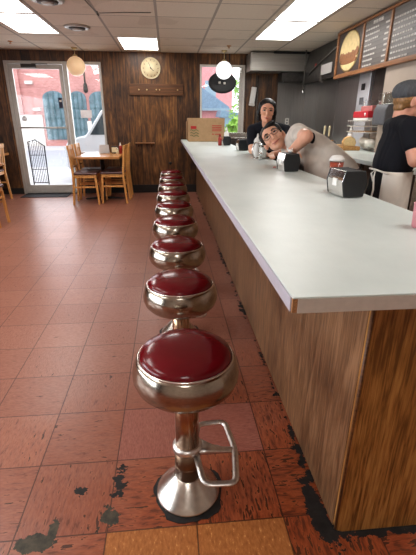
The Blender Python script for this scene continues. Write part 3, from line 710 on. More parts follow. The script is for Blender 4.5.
obj('tub', G().prism([(-.2, -.25, 0), (.2, -.25, 0), (.2, .25, 0), (-.2, .25, 0)], (0, 0, .34)), M['black'], t, bevel=.02)
obj('lid', G().box(-.215, .215, -.265, .265, .341, .365), M['blackmatte'], t, bevel=.008)
t = thing('cutting_board', 'thick maple cutting board on the prep table behind the leaning person', 'cutting board', (2.25, 5.3, 1.05))
obj('board', G().box(-.21, .2, -.2, .3, .001, .05), M['boardwood'], t, bevel=.008)
obj('well_opening', G().lathe([(.05, .055), (.05, .0565)], 24, c=(-.0, -.05, -.005), squash=1.0), M['blackmatte'], t)
t = thing('bread_loaf', 'cut crusty bread loaf standing on the maple cutting board', 'bread', (2.30, 4.98, 1.012))
t.location = (2.35, 5.24, 1.101)
arch_ = [(-.075, 0), (.075, 0), (.085, .045), (.065, .095), (.02, .115), (-.02, .115), (-.065, .095), (-.085, .045)]
Xb = Matrix.Rotation(-.35, 4, 'Z')
obj('crust', G().prism([(a, -.10, b) for a, b in arch_], (0, .21, 0), X=Xb), M['bread'], t, bevel=.018, seg=3)
obj('cut_face', G().prism([(a * .88, -.106, b * .9 + .005) for a, b in arch_], (0, .006, 0), X=Xb), M['crumb'], t)
for k, (x, y) in enumerate([(2.105, 5.50), (2.165, 5.48)]):
    t = thing('chef_knife', ['kitchen knife with upright ivory handle in the block, left one', 'kitchen knife with upright ivory handle in the block, right one'][k], 'knife', (x, y, 1.20), 0, 'knives in the block')
    obj('handle', G().cap((0, 0, .02), .011, (.002, 0, .13), .013), M['knifehandle'], t)
    obj('blade', G().box(-.002, .002, -.012, .012, -.08, .012), M['steel'], t)
kb = thing('knife_block', 'low tray holding ivory handled knives on the cutting board', 'knife holder', (2.14, 5.49, 1.1005))
obj('tray', G().box(-.09, .11, -.07, .07, 0, .05), M['greyplastic'], kb, bevel=.008)
obj('slot_insert', G().box(-.07, .09, -.04, .04, .05, .062), M['boardwood'], kb, bevel=.004)
obj('riser', G().box(-.06, .06, -.03, .03, .062, .075), M['greyplastic'], kb, bevel=.006)
t = thing('squeeze_bottle', 'white squeeze bottle with pointed tip behind the bread loaf', 'bottle', (2.53, 5.62, 1.05))
obj('body', G().lathe([(.04, 0), (.045, .01), (.045, .16), (.03, .19)], 24), M['white'], t); obj('nozzle', G().lathe([(.032, .19), (.025, .21), (.006, .28)], 20), M['white'], t)
g = G()
for k in range(16): g.ell((random.uniform(-.05, .14), random.uniform(-.12, .2), random.uniform(.05, .12)), (random.uniform(.04, .08), random.uniform(.04, .08), random.uniform(.03, .06)), seg=10, rings=8)
o = tag(obj('wrapped_rolls', g, M['whitewrap'], remesh=.012, smooth=2, at=(2.50, 5.0, 1.052)), 'heap of pale film wrapped rolls on the prep table beside the bread', 'rolls'); o['kind'] = 'stuff'
# steel door panel with notices
t = thing('cooler_door', 'tall bright steel cooler door with notices on the right wall', 'cooler door', (2.66, 5.63, 1.052))
obj('door_sheet', G().box(-.02, .07, -.16, .18, .001, .96), M['lightsteel'], t, bevel=.006)
obj('handle', G().tube([(-.02, -.13, .35), (-.05, -.13, .36), (-.05, -.13, .6), (-.02, -.13, .61)], .008, 8), M['steel'], t)
tag(obj('door_label', G().box(2.634, 2.638, 5.60, 5.70, 1.79, 1.87), M['black']), 'small black square label on the bright steel cooler door', 'label')
tag(obj('door_note', G().box(2.634, 2.638, 5.60, 5.71, 1.61, 1.70), M['greyplastic']), 'small grey printed note below the black label on the cooler door', 'note')
tag(obj('side_cabinet', G().box(2.662, 2.735, 5.0, 5.42, 1.55, 2.05), M['menudark'], bevel=.006), 'dark brown narrow cabinet between the cooler door and beige wall', 'cabinet')
# wire shelf with cartons
t = thing('wire_shelf', 'small white wire shelf rack on the wall above the bread', 'shelf rack', (2.5, 5.15, 1.27))
g = G()
for k in range(9): g.tube([(.22, -.25 + k * .0625, .135), (-.12, -.25 + k * .0625, .135), (-.12, -.25 + k * .0625, 0), (.22, -.25 + k * .0625, 0)], .004, 6)
for z in (0, .07, .135): g.tube([(.22, -.26, z), (-.12, -.26, z), (-.12, .26, z), (.22, .26, z)], .005, 6)
obj('wire_basket', g, M['metalwhite'], t)
obj('tan_tray', G().box(-.11, .2, -.24, .24, .005, .014), M['card'], t)
obj('mounting_strip', G().box(.22, .238, -.25, .25, -.02, .13), M['strut'], t)
t = thing('pastry_box', 'bright red and white carton on the white wire shelf', 'carton', (2.53, 5.13, 1.4105))
obj('tray', G().box(-.12, .12, -.2, .2, 0, .03), M['paper'], t, bevel=.004); obj('lid', G().box(-.125, .125, -.205, .205, .0305, .105), M['redbox'], t, bevel=.006)
obj('lid_emblem', G().lathe([(.02, 0), (.02, .002)], 16, X=Matrix.Translation((-.126, -.13, .068)) @ Matrix.Rotation(-PI / 2, 4, 'Y')), M['paper'], t)
t = thing('rose_box', 'dull pink carton stacked on the red carton', 'carton', (2.55, 5.08, 1.517))
obj('carton', G().box(-.1, .1, -.15, .15, 0, .06), M['pinkbox'], t, bevel=.006); obj('clear_cover', G().box(-.08, .08, -.12, .06, .0605, .12), M['clearglass'], t, bevel=.006)
t = thing('ticket_machine', 'dark grey machine with clear guard on the beige wall beside the red carton', 'machine', (2.45, 4.66, 1.36))
obj('housing', G().prism([(-.05, -.14, 0), (.0498, -.14, 0), (.0498, -.14, .22), (-.02, -.14, .22), (-.05, -.14, .15)], (0, .28, 0)), M['greyplastic'], t, bevel=.012)
obj('guard', G().box(-.02, .045, -.12, .12, .221, .34), M['clearglass'], t, bevel=.01)

# ------------------------------------------------------------------ counter goods
ZT = 1.0475
def dispenser(label, x, y, rz):
    t = thing('napkin_dispenser', label, 'napkin dispenser', (x, y, ZT), rz, 'napkin dispensers along the countertop')
    hexa = [(-.052, 0), (.052, 0), (.066, .068), (.052, .126), (-.052, .126), (-.066, .068)]
    for s_ in (0, 1):
        y_ = -.088 + s_ * .166
        obj('side_panel', G().prism([(a, y_, b + .004) for a, b in hexa], (0, .010, 0)), M['blacktex'], t, bevel=.004, label='black hexagonal side panel')
    for sx in (-1, 1):
        P = [(sx * a, -.0775, b + .004) for a, b in [(.050, .0), (.064, .067), (.050, .125), (.044, .125), (.056, .067), (.044, 0)]]
        obj('face_plate', G().prism(P, (0, .155, 0)), M['chrome'], t, bevel=.002, label='chrome napkin face')
        obj('napkin_slot', G().box(sx * .060 - .005, sx * .060 + .005, -.022, .022, .05, .088), M['paper'], t, bevel=.003)
    obj('top_plate', G().box(-.044, .044, -.0775, .0775, .122, .130), M['blackmatte'], t, bevel=.002)
    obj('napkin_stack', G().box(-.042, .042, -.07, .07, .006, .12), M['paper'], t)
    return t
nd = dispenser('black sided chrome napkin dispenser at the counter edge, nearest to camera', .892, 1.96, .08)
dup(nd, (.898, 3.02, ZT), .06, "black sided chrome napkin dispenser in front of the leaning person's hand")
dup(nd, (.935, 5.22, ZT), .04, 'black napkin dispenser just left of the navy shirted woman')
dup(nd, (.885, 6.33, ZT), .04, 'black napkin dispenser beside the ketchup bottle near the cardboard box')
o = G()
o.ell((0, 0, .012), (.02, .03, .012)).cap((-.012, 0, .012), .006, (-.028, .012, .034), .004).cap((.008, .01, .012), .006, (.02, .02, .03), .004)
tag(obj('crumpled_napkin', o, M['paper'], at=(.91, 3.02, ZT + .1315), remesh=.004, smooth=1), 'small crumpled white napkin on top of the second nearest napkin dispenser', 'napkin')
# ketchup, white bottle
t = thing('ketchup_bottle', 'red ketchup bottle left of the farthest napkin dispenser', 'bottle', (.79, 6.33, ZT))
obj('body', G().lathe([(.026, 0), (.029, .01), (.029, .1), (.02, .13)], 20), M['ketchup'], t); obj('cap', G().lathe([(.018, .13), (.015, .15), (.005, .175)], 16), M['ketchup'], t)
t = thing('mustard_bottle', 'white plastic bottle standing behind the farthest napkin dispenser', 'bottle', (.93, 6.62, ZT))
obj('body', G().lathe([(.036, 0), (.04, .01), (.04, .17), (.022, .2)], 20), M['white'], t); obj('cap', G().lathe([(.02, .2), (.016, .235), (.005, .26)], 16), M['white'], t)
t = thing('glass_shaker', 'glass sugar shaker with chrome lid between the two near napkin dispensers', 'shaker', (.935, 4.03, ZT))
obj('jar', G().lathe([(.034, 0), (.040, .008), (.040, .11), (.034, .135)], 28), M['clearglass'], t)
obj('sugar', G().lathe([(.036, .006), (.0375, .11)], 24), M['paper'], t)
obj('lid', G().lathe([(.038, .128), (.041, .132), (.041, .15), (.03, .165), (.012, .172)], 28), M['chrome'], t)
t = thing('squeeze_bottle', 'white squeeze bottle with a nozzle right behind the glass sugar shaker', 'bottle', (.90, 4.14, ZT))
obj('body', G().lathe([(.036, 0), (.040, .01), (.040, .13), (.034, .15)], 24), M['white'], t)
obj('nozzle', G().lathe([(.036, .15), (.038, .165), (.028, .185), (.012, .2), (.008, .228), (.004, .235)], 20), M['white'], t)
t = thing('condiment_caddy', 'chrome wire caddy with a curved handle beside the glass sugar shaker', 'caddy', (.87, 4.05, ZT))
obj('handle', G().tube([(.0 + .038 * math.sin(a), .0, .078 + .075 * math.cos(a)) for a in [PI * 2 * k / 24 for k in range(24)]], .0075, 10, closed=True, up=(0, 1, 0), flat=1.3), M['steel'], t)
obj('tray', G().lathe([(.035, .001), (.042, .002), (.042, .008), (.03, .006)], 24), M['chrome'], t)
t = thing('salt_shaker', 'small glass salt shaker with chrome cap before the chrome caddy', 'shaker', (.888, 3.93, ZT))
obj('jar', G().lathe([(.018, 0), (.02, .004), (.018, .05)], 18), M['clearglass'], t); obj('salt', G().lathe([(.016, .003), (.015, .035)], 16), M['paper'], t); obj('cap', G().lathe([(.019, .05), (.019, .06), (.01, .072)], 18), M['chrome'], t)
tag(obj('sauce_packet', G().box(.845, .868, 3.24, 3.26, ZT, ZT + .005), M['redstick'], bevel=.002), 'tiny red sauce packet on the countertop near the leaning face', 'packet')
t = thing('plastic_cup', 'clear plastic cup of red drink with domed lid behind the nearest napkin dispenser', 'cup', (.975, 2.30, ZT))
obj('cup_wall', G().lathe([(.030, 0), (.041, .14)], 28), M['clearglass'], t); obj('drink', G().lathe([(.028, .003), (.0395, .13)], 28), M['salsa'], t)
obj('lid', G().lathe([(.044, .14), (.044, .147), (.039, .155), (.03, .166), (.014, .17)], 28), M['white'], t)
t = thing('pink_cup', 'pink plastic tumbler at the right edge of the countertop', 'cup', (.892, 1.30, ZT))
obj('tumbler', G().lathe([(.030, 0), (.032, .006), (.036, .085), (.033, .085), (.028, .01)], 32), M['pink'], t)
obj('rim', G().tube([(.0345 * math.cos(2 * PI * k / 32), .0345 * math.sin(2 * PI * k / 32), .085) for k in range(32)], .003, 8, closed=True), M['pink'], t)
# cardboard box
t = thing('cardboard_box', 'open brown cardboard box with red and green print at the counter end', 'box', (.69, 7.72, ZT))
obj('carton', G().box(-.325, .325, -.23, .25, 0, .395), M['card'], t, bevel=.006)
obj('side_flap', G().prism([(-.326, -.1, .02), (-.345, -.1, .03), (-.345, -.1, .32), (-.326, -.1, .36)], (0, .34, 0)), M['cardin'], t)
obj('tape_strip', G().box(-.326, .326, -.02, .03, .395, .397), M['cardin'], t)
g = G().box(-.28, -.18, -.233, -.2305, .215, .262)
for k in range(4): g.box(.10 + .0 * k, .27, -.233, -.2305, .262 - .028 * k, .274 - .028 * k)
g.box(.10, .13, -.233, -.2305, .12, .135).box(.15, .27, -.233, -.2305, .12, .132)
obj('red_print', g, M['redprint'], t)
g = G()
for r in range(3): g.tube([(-.29 + .012 * k, -.2315, .19 - .045 * r + .012 * math.sin(k * .9)) for k in range(14)], .005, 6)
obj('green_print', g, M['greenprint'], t)

# ------------------------------------------------------------------ dining table and chairs
def make_chair(label):
    """faces +x; back at x=-.22"""
    t = thing('dining_chair', label, 'chair', (0, 0, 0), 0, 'oak dining chairs with brown seats')
    obj('seat', G().box(-.19, .22, -.2, .2, .515, .555), M['brownvinyl'], t, bevel=.018, seg=3)
    obj('seat_frame', G().box(-.185, .2, -.185, .185, .46, .514), M['oak'], t, bevel=.006)
    for s_ in (-1, 1):
        obj('leg', G().prism([(.165, s_ * .17 - .018, .46), (.205, s_ * .17 - .018, .46), (.228, s_ * .17 - .018, 0), (.195, s_ * .17 - .018, 0)], (0, .036, 0)), M['oak'], t, bevel=.004)
        P = [(-.245, 0), (-.21, 0), (-.165, .5), (-.215, 1.0), (-.24, 1.0), (-.205, .5)]
        obj('rear_leg', G().prism([(a, s_ * .18 - .018, b) for a, b in P], (0, .036, 0)), M['oak'], t, bevel=.004)
        obj('side_stretcher', G().box(-.195, .19, s_ * .175 - .01, s_ * .175 + .01, .29, .32), M['oak'], t, bevel=.003)
    obj('front_stretcher', G().box(.18, .2, -.17, .17, .36, .39), M['oak'], t, bevel=.003)
    obj('top_rail', G().prism([(-.244, -.2, .93), (-.222, -.2, .93), (-.228, -.2, 1.0), (-.250, -.2, 1.0)], (0, .4, 0)), M['oak'], t, bevel=.008)
    obj('lower_rail', G().box(-.205, -.183, -.165, .165, .63, .66), M['oak'], t, bevel=.003)
    for k in range(4):
        y = -.105 + .07 * k
        obj('back_slat', G().prism([(-.200, y - .016, .655), (-.188, y - .016, .655), (-.228, y - .016, .94), (-.240, y - .016, .94)], (0, .032, 0)), M['oak'], t, bevel=.003)
    return t
ch = make_chair('oak dining chair with brown seat at the near left of the door side table')
ch.location = (-1.465, 7.36, 0)
dup(ch, (-1.455, 7.88, 0), .02, 'oak dining chair tucked at the far left of the door side table')
dup(ch, (-.985, 7.44, 0), PI - .05, 'oak dining chair with its back to the stools, near right of the door side table')
dup(ch, (-.965, 7.94, 0), PI + .03, 'oak dining chair at the far right of the door side table by the wall')
dup(ch, (-3.24, 7.72, 0), PI, 'oak dining chair at the left edge, farther one beside the entry door')
dup(ch, (-2.575, 5.77, 0), 0, 'oak dining chair at the left edge, nearer one with only legs visible')

def make_table(label, loc):
    t = thing('dining_table', label, 'table', loc)
    obj('tabletop', G().box(-.375, .375, -.53, .53, .775, .815), M['tabletopwood'], t, bevel=.006)
    obj('pedestal', G().lathe([(.05, .03), (.04, .06), (.04, .74), (.12, .765), (.12, .775)], 24), M['black'], t)
    for k in range(4):
        obj('foot', G().prism([(0, -.03, .012), (.36, -.022, .004), (.36, -.022, .02), (.05, -.03, .05)], (0, .05, 0), X=Matrix.Rotation(PI / 2 * k, 4, 'Z')), M['black'], t, bevel=.004)
    return t
tb = make_table('honey oak dining table with four chairs beside the glass entry', (-1.225, 7.72, 0))
dup(tb, (-3.42, 7.70, 0), 0, 'pale edged dining table at the far left edge beside the door')
dup(tb, (-2.80, 5.72, 0), 0, 'pale edged dining table at the left edge nearer the camera')
zt_ = .8155
t = thing('napkin_holder', 'brown and cream napkin holder on the oak dining table', 'napkin holder', (-1.02, 8.0, zt_), .1)
obj('body', G().box(-.06, .06, -.05, .05, 0, .13), M['menudark'], t, bevel=.008); obj('napkins', G().box(-.05, .05, -.056, -.05, .02, .11), M['cream'], t, bevel=.002)
t = thing('sauce_bottle', 'dark red sauce bottle with white tip on the oak dining table', 'bottle', (-.90, 7.95, zt_))
obj('body', G().lathe([(.026, 0), (.03, .01), (.03, .11), (.02, .14)], 20), M['ketchup'], t); obj('cap', G().lathe([(.018, .14), (.014, .165), (.005, .195)], 16), M['paper'], t)
t = thing('cream_shaker', 'cream coloured shaker between holder and bottle on the oak table', 'shaker', (-.955, 7.9, zt_))
obj('body', G().lathe([(.022, 0), (.025, .01), (.02, .08)], 18), M['cream'], t); obj('cap', G().lathe([(.021, .08), (.018, .1), (.006, .105)], 18), M['chrome'], t)
t = thing('menu_stand', 'pale grey menu stand on the oak dining table', 'menu stand', (-1.22, 8.05, zt_), .05)
obj('sheet', G().prism([(-.1, 0, 0), (.1, 0, 0), (.085, .03, .15), (-.085, .03, .15)], (0, .006, 0)), M['signnote'], t); obj('foot', G().box(-.1, .1, -.03, .05, 0, .006), M['clearglass'], t)
tag(obj('door_mat', G().box(-2.88, -2.0, 7.96, 8.37, .0005, .012), M['mat'], bevel=.004), 'black entrance mat on the red floor before the glass door', 'mat')

# ------------------------------------------------------------------ people
def rot_to(fwd, up):
    f = Vector(fwd).normalized(); u = Vector(up); u = (u - f * u.dot(f)).normalized(); r = u.cross(f) * -1
    # local axes: -y = face direction, z = up, x = person's left... columns
    y = -f; x = y.cross(u)
    return Matrix((x, y, u)).transposed()
def head_prims(g, c, R, sc=1.0):
    X = Matrix.Translation(c) @ R.to_4x4() @ Matrix.Diagonal((sc * 1.09, sc, sc * .96, 1))
    e = lambda p, r: g.ell(p, r, X=X)
    e((0, .014, .038), (.076, .092, .084)); e((0, -.03, .01), (.064, .058, .075))
    e((0, -.022, -.05), (.056, .056, .060)); e((0, -.058, -.092), (.026, .024, .021)); e((0, -.045, -.075), (.042, .035, .035))
    for s in (-1, 1):
        e((s * .038, -.060, -.022), (.024, .020, .024)); e((s * .033, -.077, .030), (.024, .012, .008))
        e((s * .077, .012, -.008), (.010, .020, .032)); g.cap((s * .070, .012, -.02), .012, (s * .074, .01, .0), .010, X=X)
        e((s * .012, -.099, -.036), (.009, .009, .008))
    g.cap((0, -.086, .018), .0075, (0, -.104, -.030), .0125, X=X)
    e((0, -.086, -.066), (.024, .012, .012))
    return X
def face_parts(p, X, smile=0, browcol='blackhair', open_=1):
    for s in (-1, 1):
        ew = obj('eye', G().ell((s * .031, -.0815, .010), (.0145, .0085, .0052 * open_), X=X), M['eyewhite'], p, at=-p.location)
        obj('iris', G().ell((s * .031, -.0876, .010), (.0072, .0036, .0056 * open_), X=X), M['iris'], ew)
        obj('eyelid', G().tube([(s * .031 - .015, -.0835, .008), (s * .031 - .006, -.0915, .0165), (s * .031 + .006, -.0915, .0165), (s * .031 + .015, -.0835, .008)], .0024, 6, X=X), M[browcol], p, at=-p.location)
        obj('eyebrow', G().tube([(s * .014, -.092, .031), (s * .03, -.093, .0375), (s * .047, -.081, .032)], [.0035, .0042, .002], 6, X=X), M[browcol], p, at=-p.location)
    pts = [(-.026 - .006 * smile, -.080, -.063 + .007 * smile), (-.012, -.095, -.066), (0, -.098, -.067), (.012, -.095, -.066), (.026 + .006 * smile, -.080, -.063 + .007 * smile)]
    obj('lips', G().tube(pts, [.002, .0055, .0062, .0055, .002], 8, X=X), M['lips'], p, at=-p.location)
def hand(g, wrist, d, palm_n, s=1, curl=.35):
    """palm with five fingers. d: pointing direction, palm_n: direction the palm faces, s: thumb side"""
    d = Vector(d).normalized(); n = Vector(palm_n); n = (n - d * n.dot(d)).normalized(); sd = d.cross(n) * s
    w = Vector(wrist)
    for k in (-1, -.33, .33, 1): g.cap(w + d * .01 + sd * .016 * k, .014, w + d * .078 + sd * .026 * k, .0125, 10)
    for k, ln in zip((1, .33, -.33, -1), (.068, .078, .072, .056)):
        a = w + d * .082 + sd * .027 * k; b = a + (d + sd * .1 * k + n * curl * .4).normalized() * ln * .5
        c = b + (d + n * curl * 1.5).normalized() * ln * .32; e = c + (d * .6 + n * curl * 2.4).normalized() * ln * .28
        g.cap(a, .0092, b, .0086, 8); g.cap(b, .0086, c, .008, 8); g.cap(c, .008, e, .0072, 8)
    a = w + d * .022 + sd * .026; b = a + (d * .7 + sd * .8 + n * .3).normalized() * .04; c = b + (d + sd * .25 + n * .3).normalized() * .032
    g.cap(a, .013, b, .0105, 8); g.cap(b, .0105, c, .0085, 8)
def person(label, base):
    return thing('person', label, 'person', base)

# --- woman with black hair leaning on the counter, navy tee
P = person('dark haired woman in navy tee leaning forearms on the counter behind the grey shirted person', (1.25, 4.75, 0))
hc = Vector((1.032, 4.36, 1.487)); R = rot_to((-.16, -1, .02), (.03, -.05, 1))
body = G(); X = head_prims(body, hc, R, .97)
neck = Vector((1.075, 4.475, 1.36)); shL = Vector((1.285, 4.52, 1.30)); shR = Vector((.94, 4.60, 1.30)); pel = Vector((1.30, 4.95, .92)); chest = Vector((1.13, 4.60, 1.22))
side = (shL - shR).normalized()
body.cap(hc + Vector((.012, .045, -.06)), .052, neck + Vector((.01, .06, -.03)), .056)
body.wide(pel, .115, chest + Vector((0, .03, 0)), .105, side, .07, .075)
elR = Vector((.915, 4.47, 1.10)); wrR = Vector((.985, 4.13, 1.085)); elL = Vector((1.335, 4.36, 1.115)); wrL = Vector((1.13, 4.10, 1.085))
elL = Vector((1.27, 4.33, 1.10)); wrL = Vector((1.06, 4.14, 1.083))
for sh, el, wr in ((shR, elR, wrR), (shL, elL, wrL)):
    body.cap(sh, .052, el, .042); body.cap(el, .042, wr, .027)
hand(body, wrR, (.35, -1, -.1), (0, 0, -1), -1, .2); hand(body, wrL, (-.8, -.6, -.05), (0, 0, -1), 1, .25)
for s in (-1, 1):
    hip = pel + side * .085 * s; body.cap(hip, .095, hip + Vector((0, -.02, -.42)), .06); body.cap(hip + Vector((0, -.02, -.42)), .058, hip + Vector((0, .02, -.85)), .04)
    body.cap(hip + Vector((0, .03, -.875)), .04, hip + Vector((0, -.14, -.885)), .034)
obj('body', body, M['skinA'], P, remesh=.006, smooth=4, at=-P.location)
tee = G()
tee.wide(pel + Vector((0, 0, .02)), .135, chest + Vector((0, .02, .02)), .125, side, .075, .085)
tee.cap(shR + Vector((.02, 0, .0)), .070, neck + Vector((-.03, .07, -.02)), .066); tee.cap(shL + Vector((-.02, 0, 0)), .070, neck + Vector((.03, .07, -.02)), .066)
tee.cap(shR, .068, shR.lerp(elR, .62), .062); tee.cap(shL, .068, shL.lerp(elL, .62), .062)
obj('tee_shirt', tee, M['navytee'], P, remesh=.009, smooth=5, at=-P.location)
tr = G()
tr.wide(pel, .125, pel + Vector((0, 0, .04)), .125, side, .07, .07)
for s in (-1, 1):
    hip = pel + side * .085 * s; tr.cap(hip, .105, hip + Vector((0, -.02, -.42)), .075); tr.cap(hip + Vector((0, -.02, -.42)), .073, hip + Vector((0, .02, -.84)), .06)
obj('trousers', tr, M['jeans'], P, remesh=.01, smooth=4, at=-P.location)
for s in (-1, 1):
    a = pel + side * .085 * s; obj('shoe', G().cap((a.x, a.y + .04, .045), .045, (a.x, a.y - .16, .04), .04), M['black'], P, remesh=.008, smooth=2, at=-P.location)
h = G(); h.ell((0, .030, .052), (.087, .099, .091), X=X); h.ell((0, .06, -.01), (.08, .07, .09), X=X)
for s in (-1, 1): h.ell((s * .066, .01, .055), (.023, .05, .05), X=X); h.cap((s * .072, .0, .06), .016, (s * .080, .012, .0), .016, X=X); h.cap((s * .080, .012, .0), .016, (s * .072, .045, -.08), .019, X=X)
h.ell((.03, .10, -.055), (.055, .05, .06), X=X)
for s in (-1, 1): h.ell((s * .080, .012, -.008), (.018, .030, .042), X=X)
if True: pass; h.cap((.05, .095, -.06), .04, (.085, .075, -.14), .022, X=X)
obj('hair', h, M['blackhair'], P, remesh=.005, smooth=3, at=-P.location)
face_parts(P, X, 0)

# --- person in grey tee lying sideways over the counter
P = person('person with glasses in grey tee leaning sideways over the counter smiling at the camera', (1.42, 3.12, 0))
hc = Vector((.905, 3.52, 1.255)); R = rot_to((-.5, -1, .38), (-.66, -.05, .78))
body = G(); X = head_prims(body, hc, R, 1.1)
neck = Vector((.99, 3.50, 1.225)); shN = Vector((1.045, 3.30, 1.305)); shF = Vector((1.06, 3.56, 1.16)); chest = Vector((1.13, 3.27, 1.20)); pel = Vector((1.42, 3.12, .93))
side = (shN - shF).normalized()
body.cap(hc + Vector((.03, .03, -.02)), .054, Vector((1.05, 3.46, 1.23)), .062)
body.wide(pel, .12, chest, .095, (.1, .3, .1), .05, .05)
el = Vector((1.005, 2.965, 1.295)); wr = Vector((.935, 3.135, 1.16))
body.cap(shN, .062, el, .050); body.cap(el, .050, wr, .031)
hand(body, wr, (-.1, .8, -.3), (0, -.3, -1), 1, .3)
elF = Vector((1.09, 3.46, 1.10)); wrF = Vector((.985, 3.26, 1.087))
body.cap(shF, .058, elF, .045); body.cap(elF, .045, wrF, .030); hand(body, wrF, (-.35, -1, 0), (0, 0, -1), -1, .2)
for s in (-1, 1):
    hip = pel + Vector((.03, .09, 0)) * s; body.cap(hip, .10, hip + Vector((.02, 0, -.44)), .065); body.cap(hip + Vector((.02, 0, -.44)), .062, Vector((hip.x + .02, hip.y, .08)), .042)
    body.cap((hip.x + .03, hip.y, .06), .04, (hip.x - .14, hip.y, .05), .034)
obj('body', body, M['skinB'], P, remesh=.006, smooth=4, at=-P.location)
tee = G()
back = [Vector((1.085, 3.31, 1.265)), Vector((1.155, 3.17, 1.20)), Vector((1.245, 3.11, 1.125)), Vector((1.36, 3.09, 1.03)), Vector((1.42, 3.12, .95))]
rads = [.10, .115, .12, .125, .135]
for i in range(len(back) - 1):
    tee.cap(back[i], rads[i], back[i + 1], rads[i + 1]); tee.cap(back[i] + Vector((0, .10, -.05)), rads[i] * .95, back[i + 1] + Vector((0, .08, -.03)), rads[i + 1])
tee.cap((1.145, 3.16, 1.15), .09, (1.165, 3.10, 1.06), .11); tee.cap((1.165, 3.10, 1.06), .11, (1.27, 3.08, .95), .13)
tee.cap(shN, .080, Vector((1.04, 3.42, 1.25)), .07); tee.cap(shN, .082, shN.lerp(el, .60), .068)
tee.cap(shF, .072, shF.lerp(elF, .6), .06)
obj('tee_shirt', tee, M['greytee'], P, remesh=.009, smooth=6, at=-P.location)
q = el + Vector((.045, .0, -.01))
obj('elbow_patch', G().tube([q + Vector((.012 * math.cos(2 * PI * k / 20), .004 * math.sin(2 * PI * k / 20), .03 * math.sin(2 * PI * k / 20))) for k in range(20)], .009, 6, closed=True, up=(0, 1, 0)), M['pants'], P, at=-P.location, label='small dark patch at the elbow by the sleeve')  # small dark ring at the elbow beside the sleeve opening
tr = G(); tr.wide(pel, .14, pel + Vector((0, 0, .03)), .14, (.3, .9, 0), .07, .07)
for s in (-1, 1):
    hip = pel + Vector((.03, .09, 0)) * s; tr.cap(hip, .112, hip + Vector((.02, 0, -.44)), .08); tr.cap(hip + Vector((.02, 0, -.44)), .078, Vector((hip.x + .02, hip.y, .1)), .065)
    obj('shoe', G().cap((hip.x + .04, hip.y, .045), .045, (hip.x - .16, hip.y, .04), .04), M['black'], P, remesh=.008, smooth=2, at=-P.location)
obj('trousers', tr, M['pants'], P, remesh=.01, smooth=4, at=-P.location)
h = G(); h.ell((0, .030, .053), (.085, .095, .087), X=X); h.ell((0, .055, 0), (.078, .065, .075), X=X)
for s in (-1, 1): h.ell((s * .068, .0, .05), (.018, .045, .05), X=X)
h.ell((.03, -.05, .098), (.04, .03, .02), X=X)
obj('hair', h, M['blackhair'], P, remesh=.005, smooth=3, at=-P.location)
face_parts(P, X, 1, 'blackhair', .75)
g = G()
for s in (-1, 1):
    g.tube([(s * .033 + .024 * math.cos(2 * PI * k / 20), -.1 + .006 * abs(math.cos(2 * PI * k / 20)), .006 + .02 * math.sin(2 * PI * k / 20)) for k in range(20)], .0018, 6, closed=True, up=(0, 1, 0), X=X)
    g.tube([(s * .057, -.094, .01), (s * .072, -.05, .012), (s * .08, .01, .012)], .0016, 6, X=X)
g.tube([(-.009, -.1, .01), (0, -.104, .014), (.009, -.1, .01)], .0016, 6, X=X)
obj('glasses', g, M['alumdark'], P, at=-P.location)

# --- worker at the right in black tee, cap and cream apron
P = person('worker in black tee, charcoal cap and cream waist apron facing right', (1.50, 2.62, 0))
hc = Vector((1.506, 2.62, 1.513)); R = rot_to((1, -.05, -.30), (.28, 0, 1))
body = G(); X = head_prims(body, hc, R)
side = Vector((.1, 1, 0)).normalized()
neck = Vector((1.468, 2.62, 1.42)); shN = Vector((1.455, 2.465, 1.365)); shF = Vector((1.505, 2.77, 1.365)); chest = Vector((1.485, 2.62, 1.27)); waist = Vector((1.475, 2.62, 1.08)); pel = Vector((1.465, 2.62, .93))
body.cap(hc + Vector((-.03, 0, -.055)), .054, neck + Vector((.0, 0, -.03)), .056)
body.wide(pel + Vector((-.02, 0, 0)), .09, waist, .09, side, .06, .06); body.wide(waist, .095, chest, .082, side, .06, .07)
elN = Vector((1.475, 2.385, 1.18)); wrN = Vector((1.70, 2.44, 1.19)); elF = Vector((1.58, 2.84, 1.17)); wrF = Vector((1.78, 2.80, 1.17))
for sh, el, wr, s in ((shN, elN, wrN, 1), (shF, elF, wrF, -1)):
    body.cap(sh, .056, el, .046); body.cap(el, .046, wr, .029); hand(body, wr, (1, .1 * s, -.1), (0, .8 * s, -.5), s, .5)
for s in (-1, 1):
    hip = pel + side * .075 * s + Vector((-.02, 0, 0)); body.cap(hip, .086, hip + Vector((.02, 0, -.43)), .062); body.cap(hip + Vector((.02, 0, -.43)), .06, Vector((hip.x, hip.y, .08)), .042)
    body.cap((hip.x - .03, hip.y, .06), .04, (hip.x + .14, hip.y, .05), .034)
obj('body', body, M['skinC'], P, remesh=.006, smooth=4, at=-P.location)
tee = G()
tee.wide(waist + Vector((-.01, 0, .05)), .112, chest + Vector((.005, 0, -.02)), .112, side, .08, .09); tee.wide(chest, .105, chest + Vector((-.005, 0, .07)), .08, side, .085, .095)
tee.cap(shN, .064, neck + Vector((-.005, 0, -.035)), .062); tee.cap(shF, .060, neck + Vector((-.005, 0, -.035)), .062)
tee.cap(shN, .068, shN.lerp(elN, .5), .064); tee.cap(shF, .064, shF.lerp(elF, .5), .062)
obj('tee_shirt', tee, M['blacktee'], P, remesh=.009, smooth=5, at=-P.location)
tr = G(); tr.wide(pel + Vector((-.02, 0, -.02)), .108, pel + Vector((-.02, 0, .12)), .10, side, .07, .065)
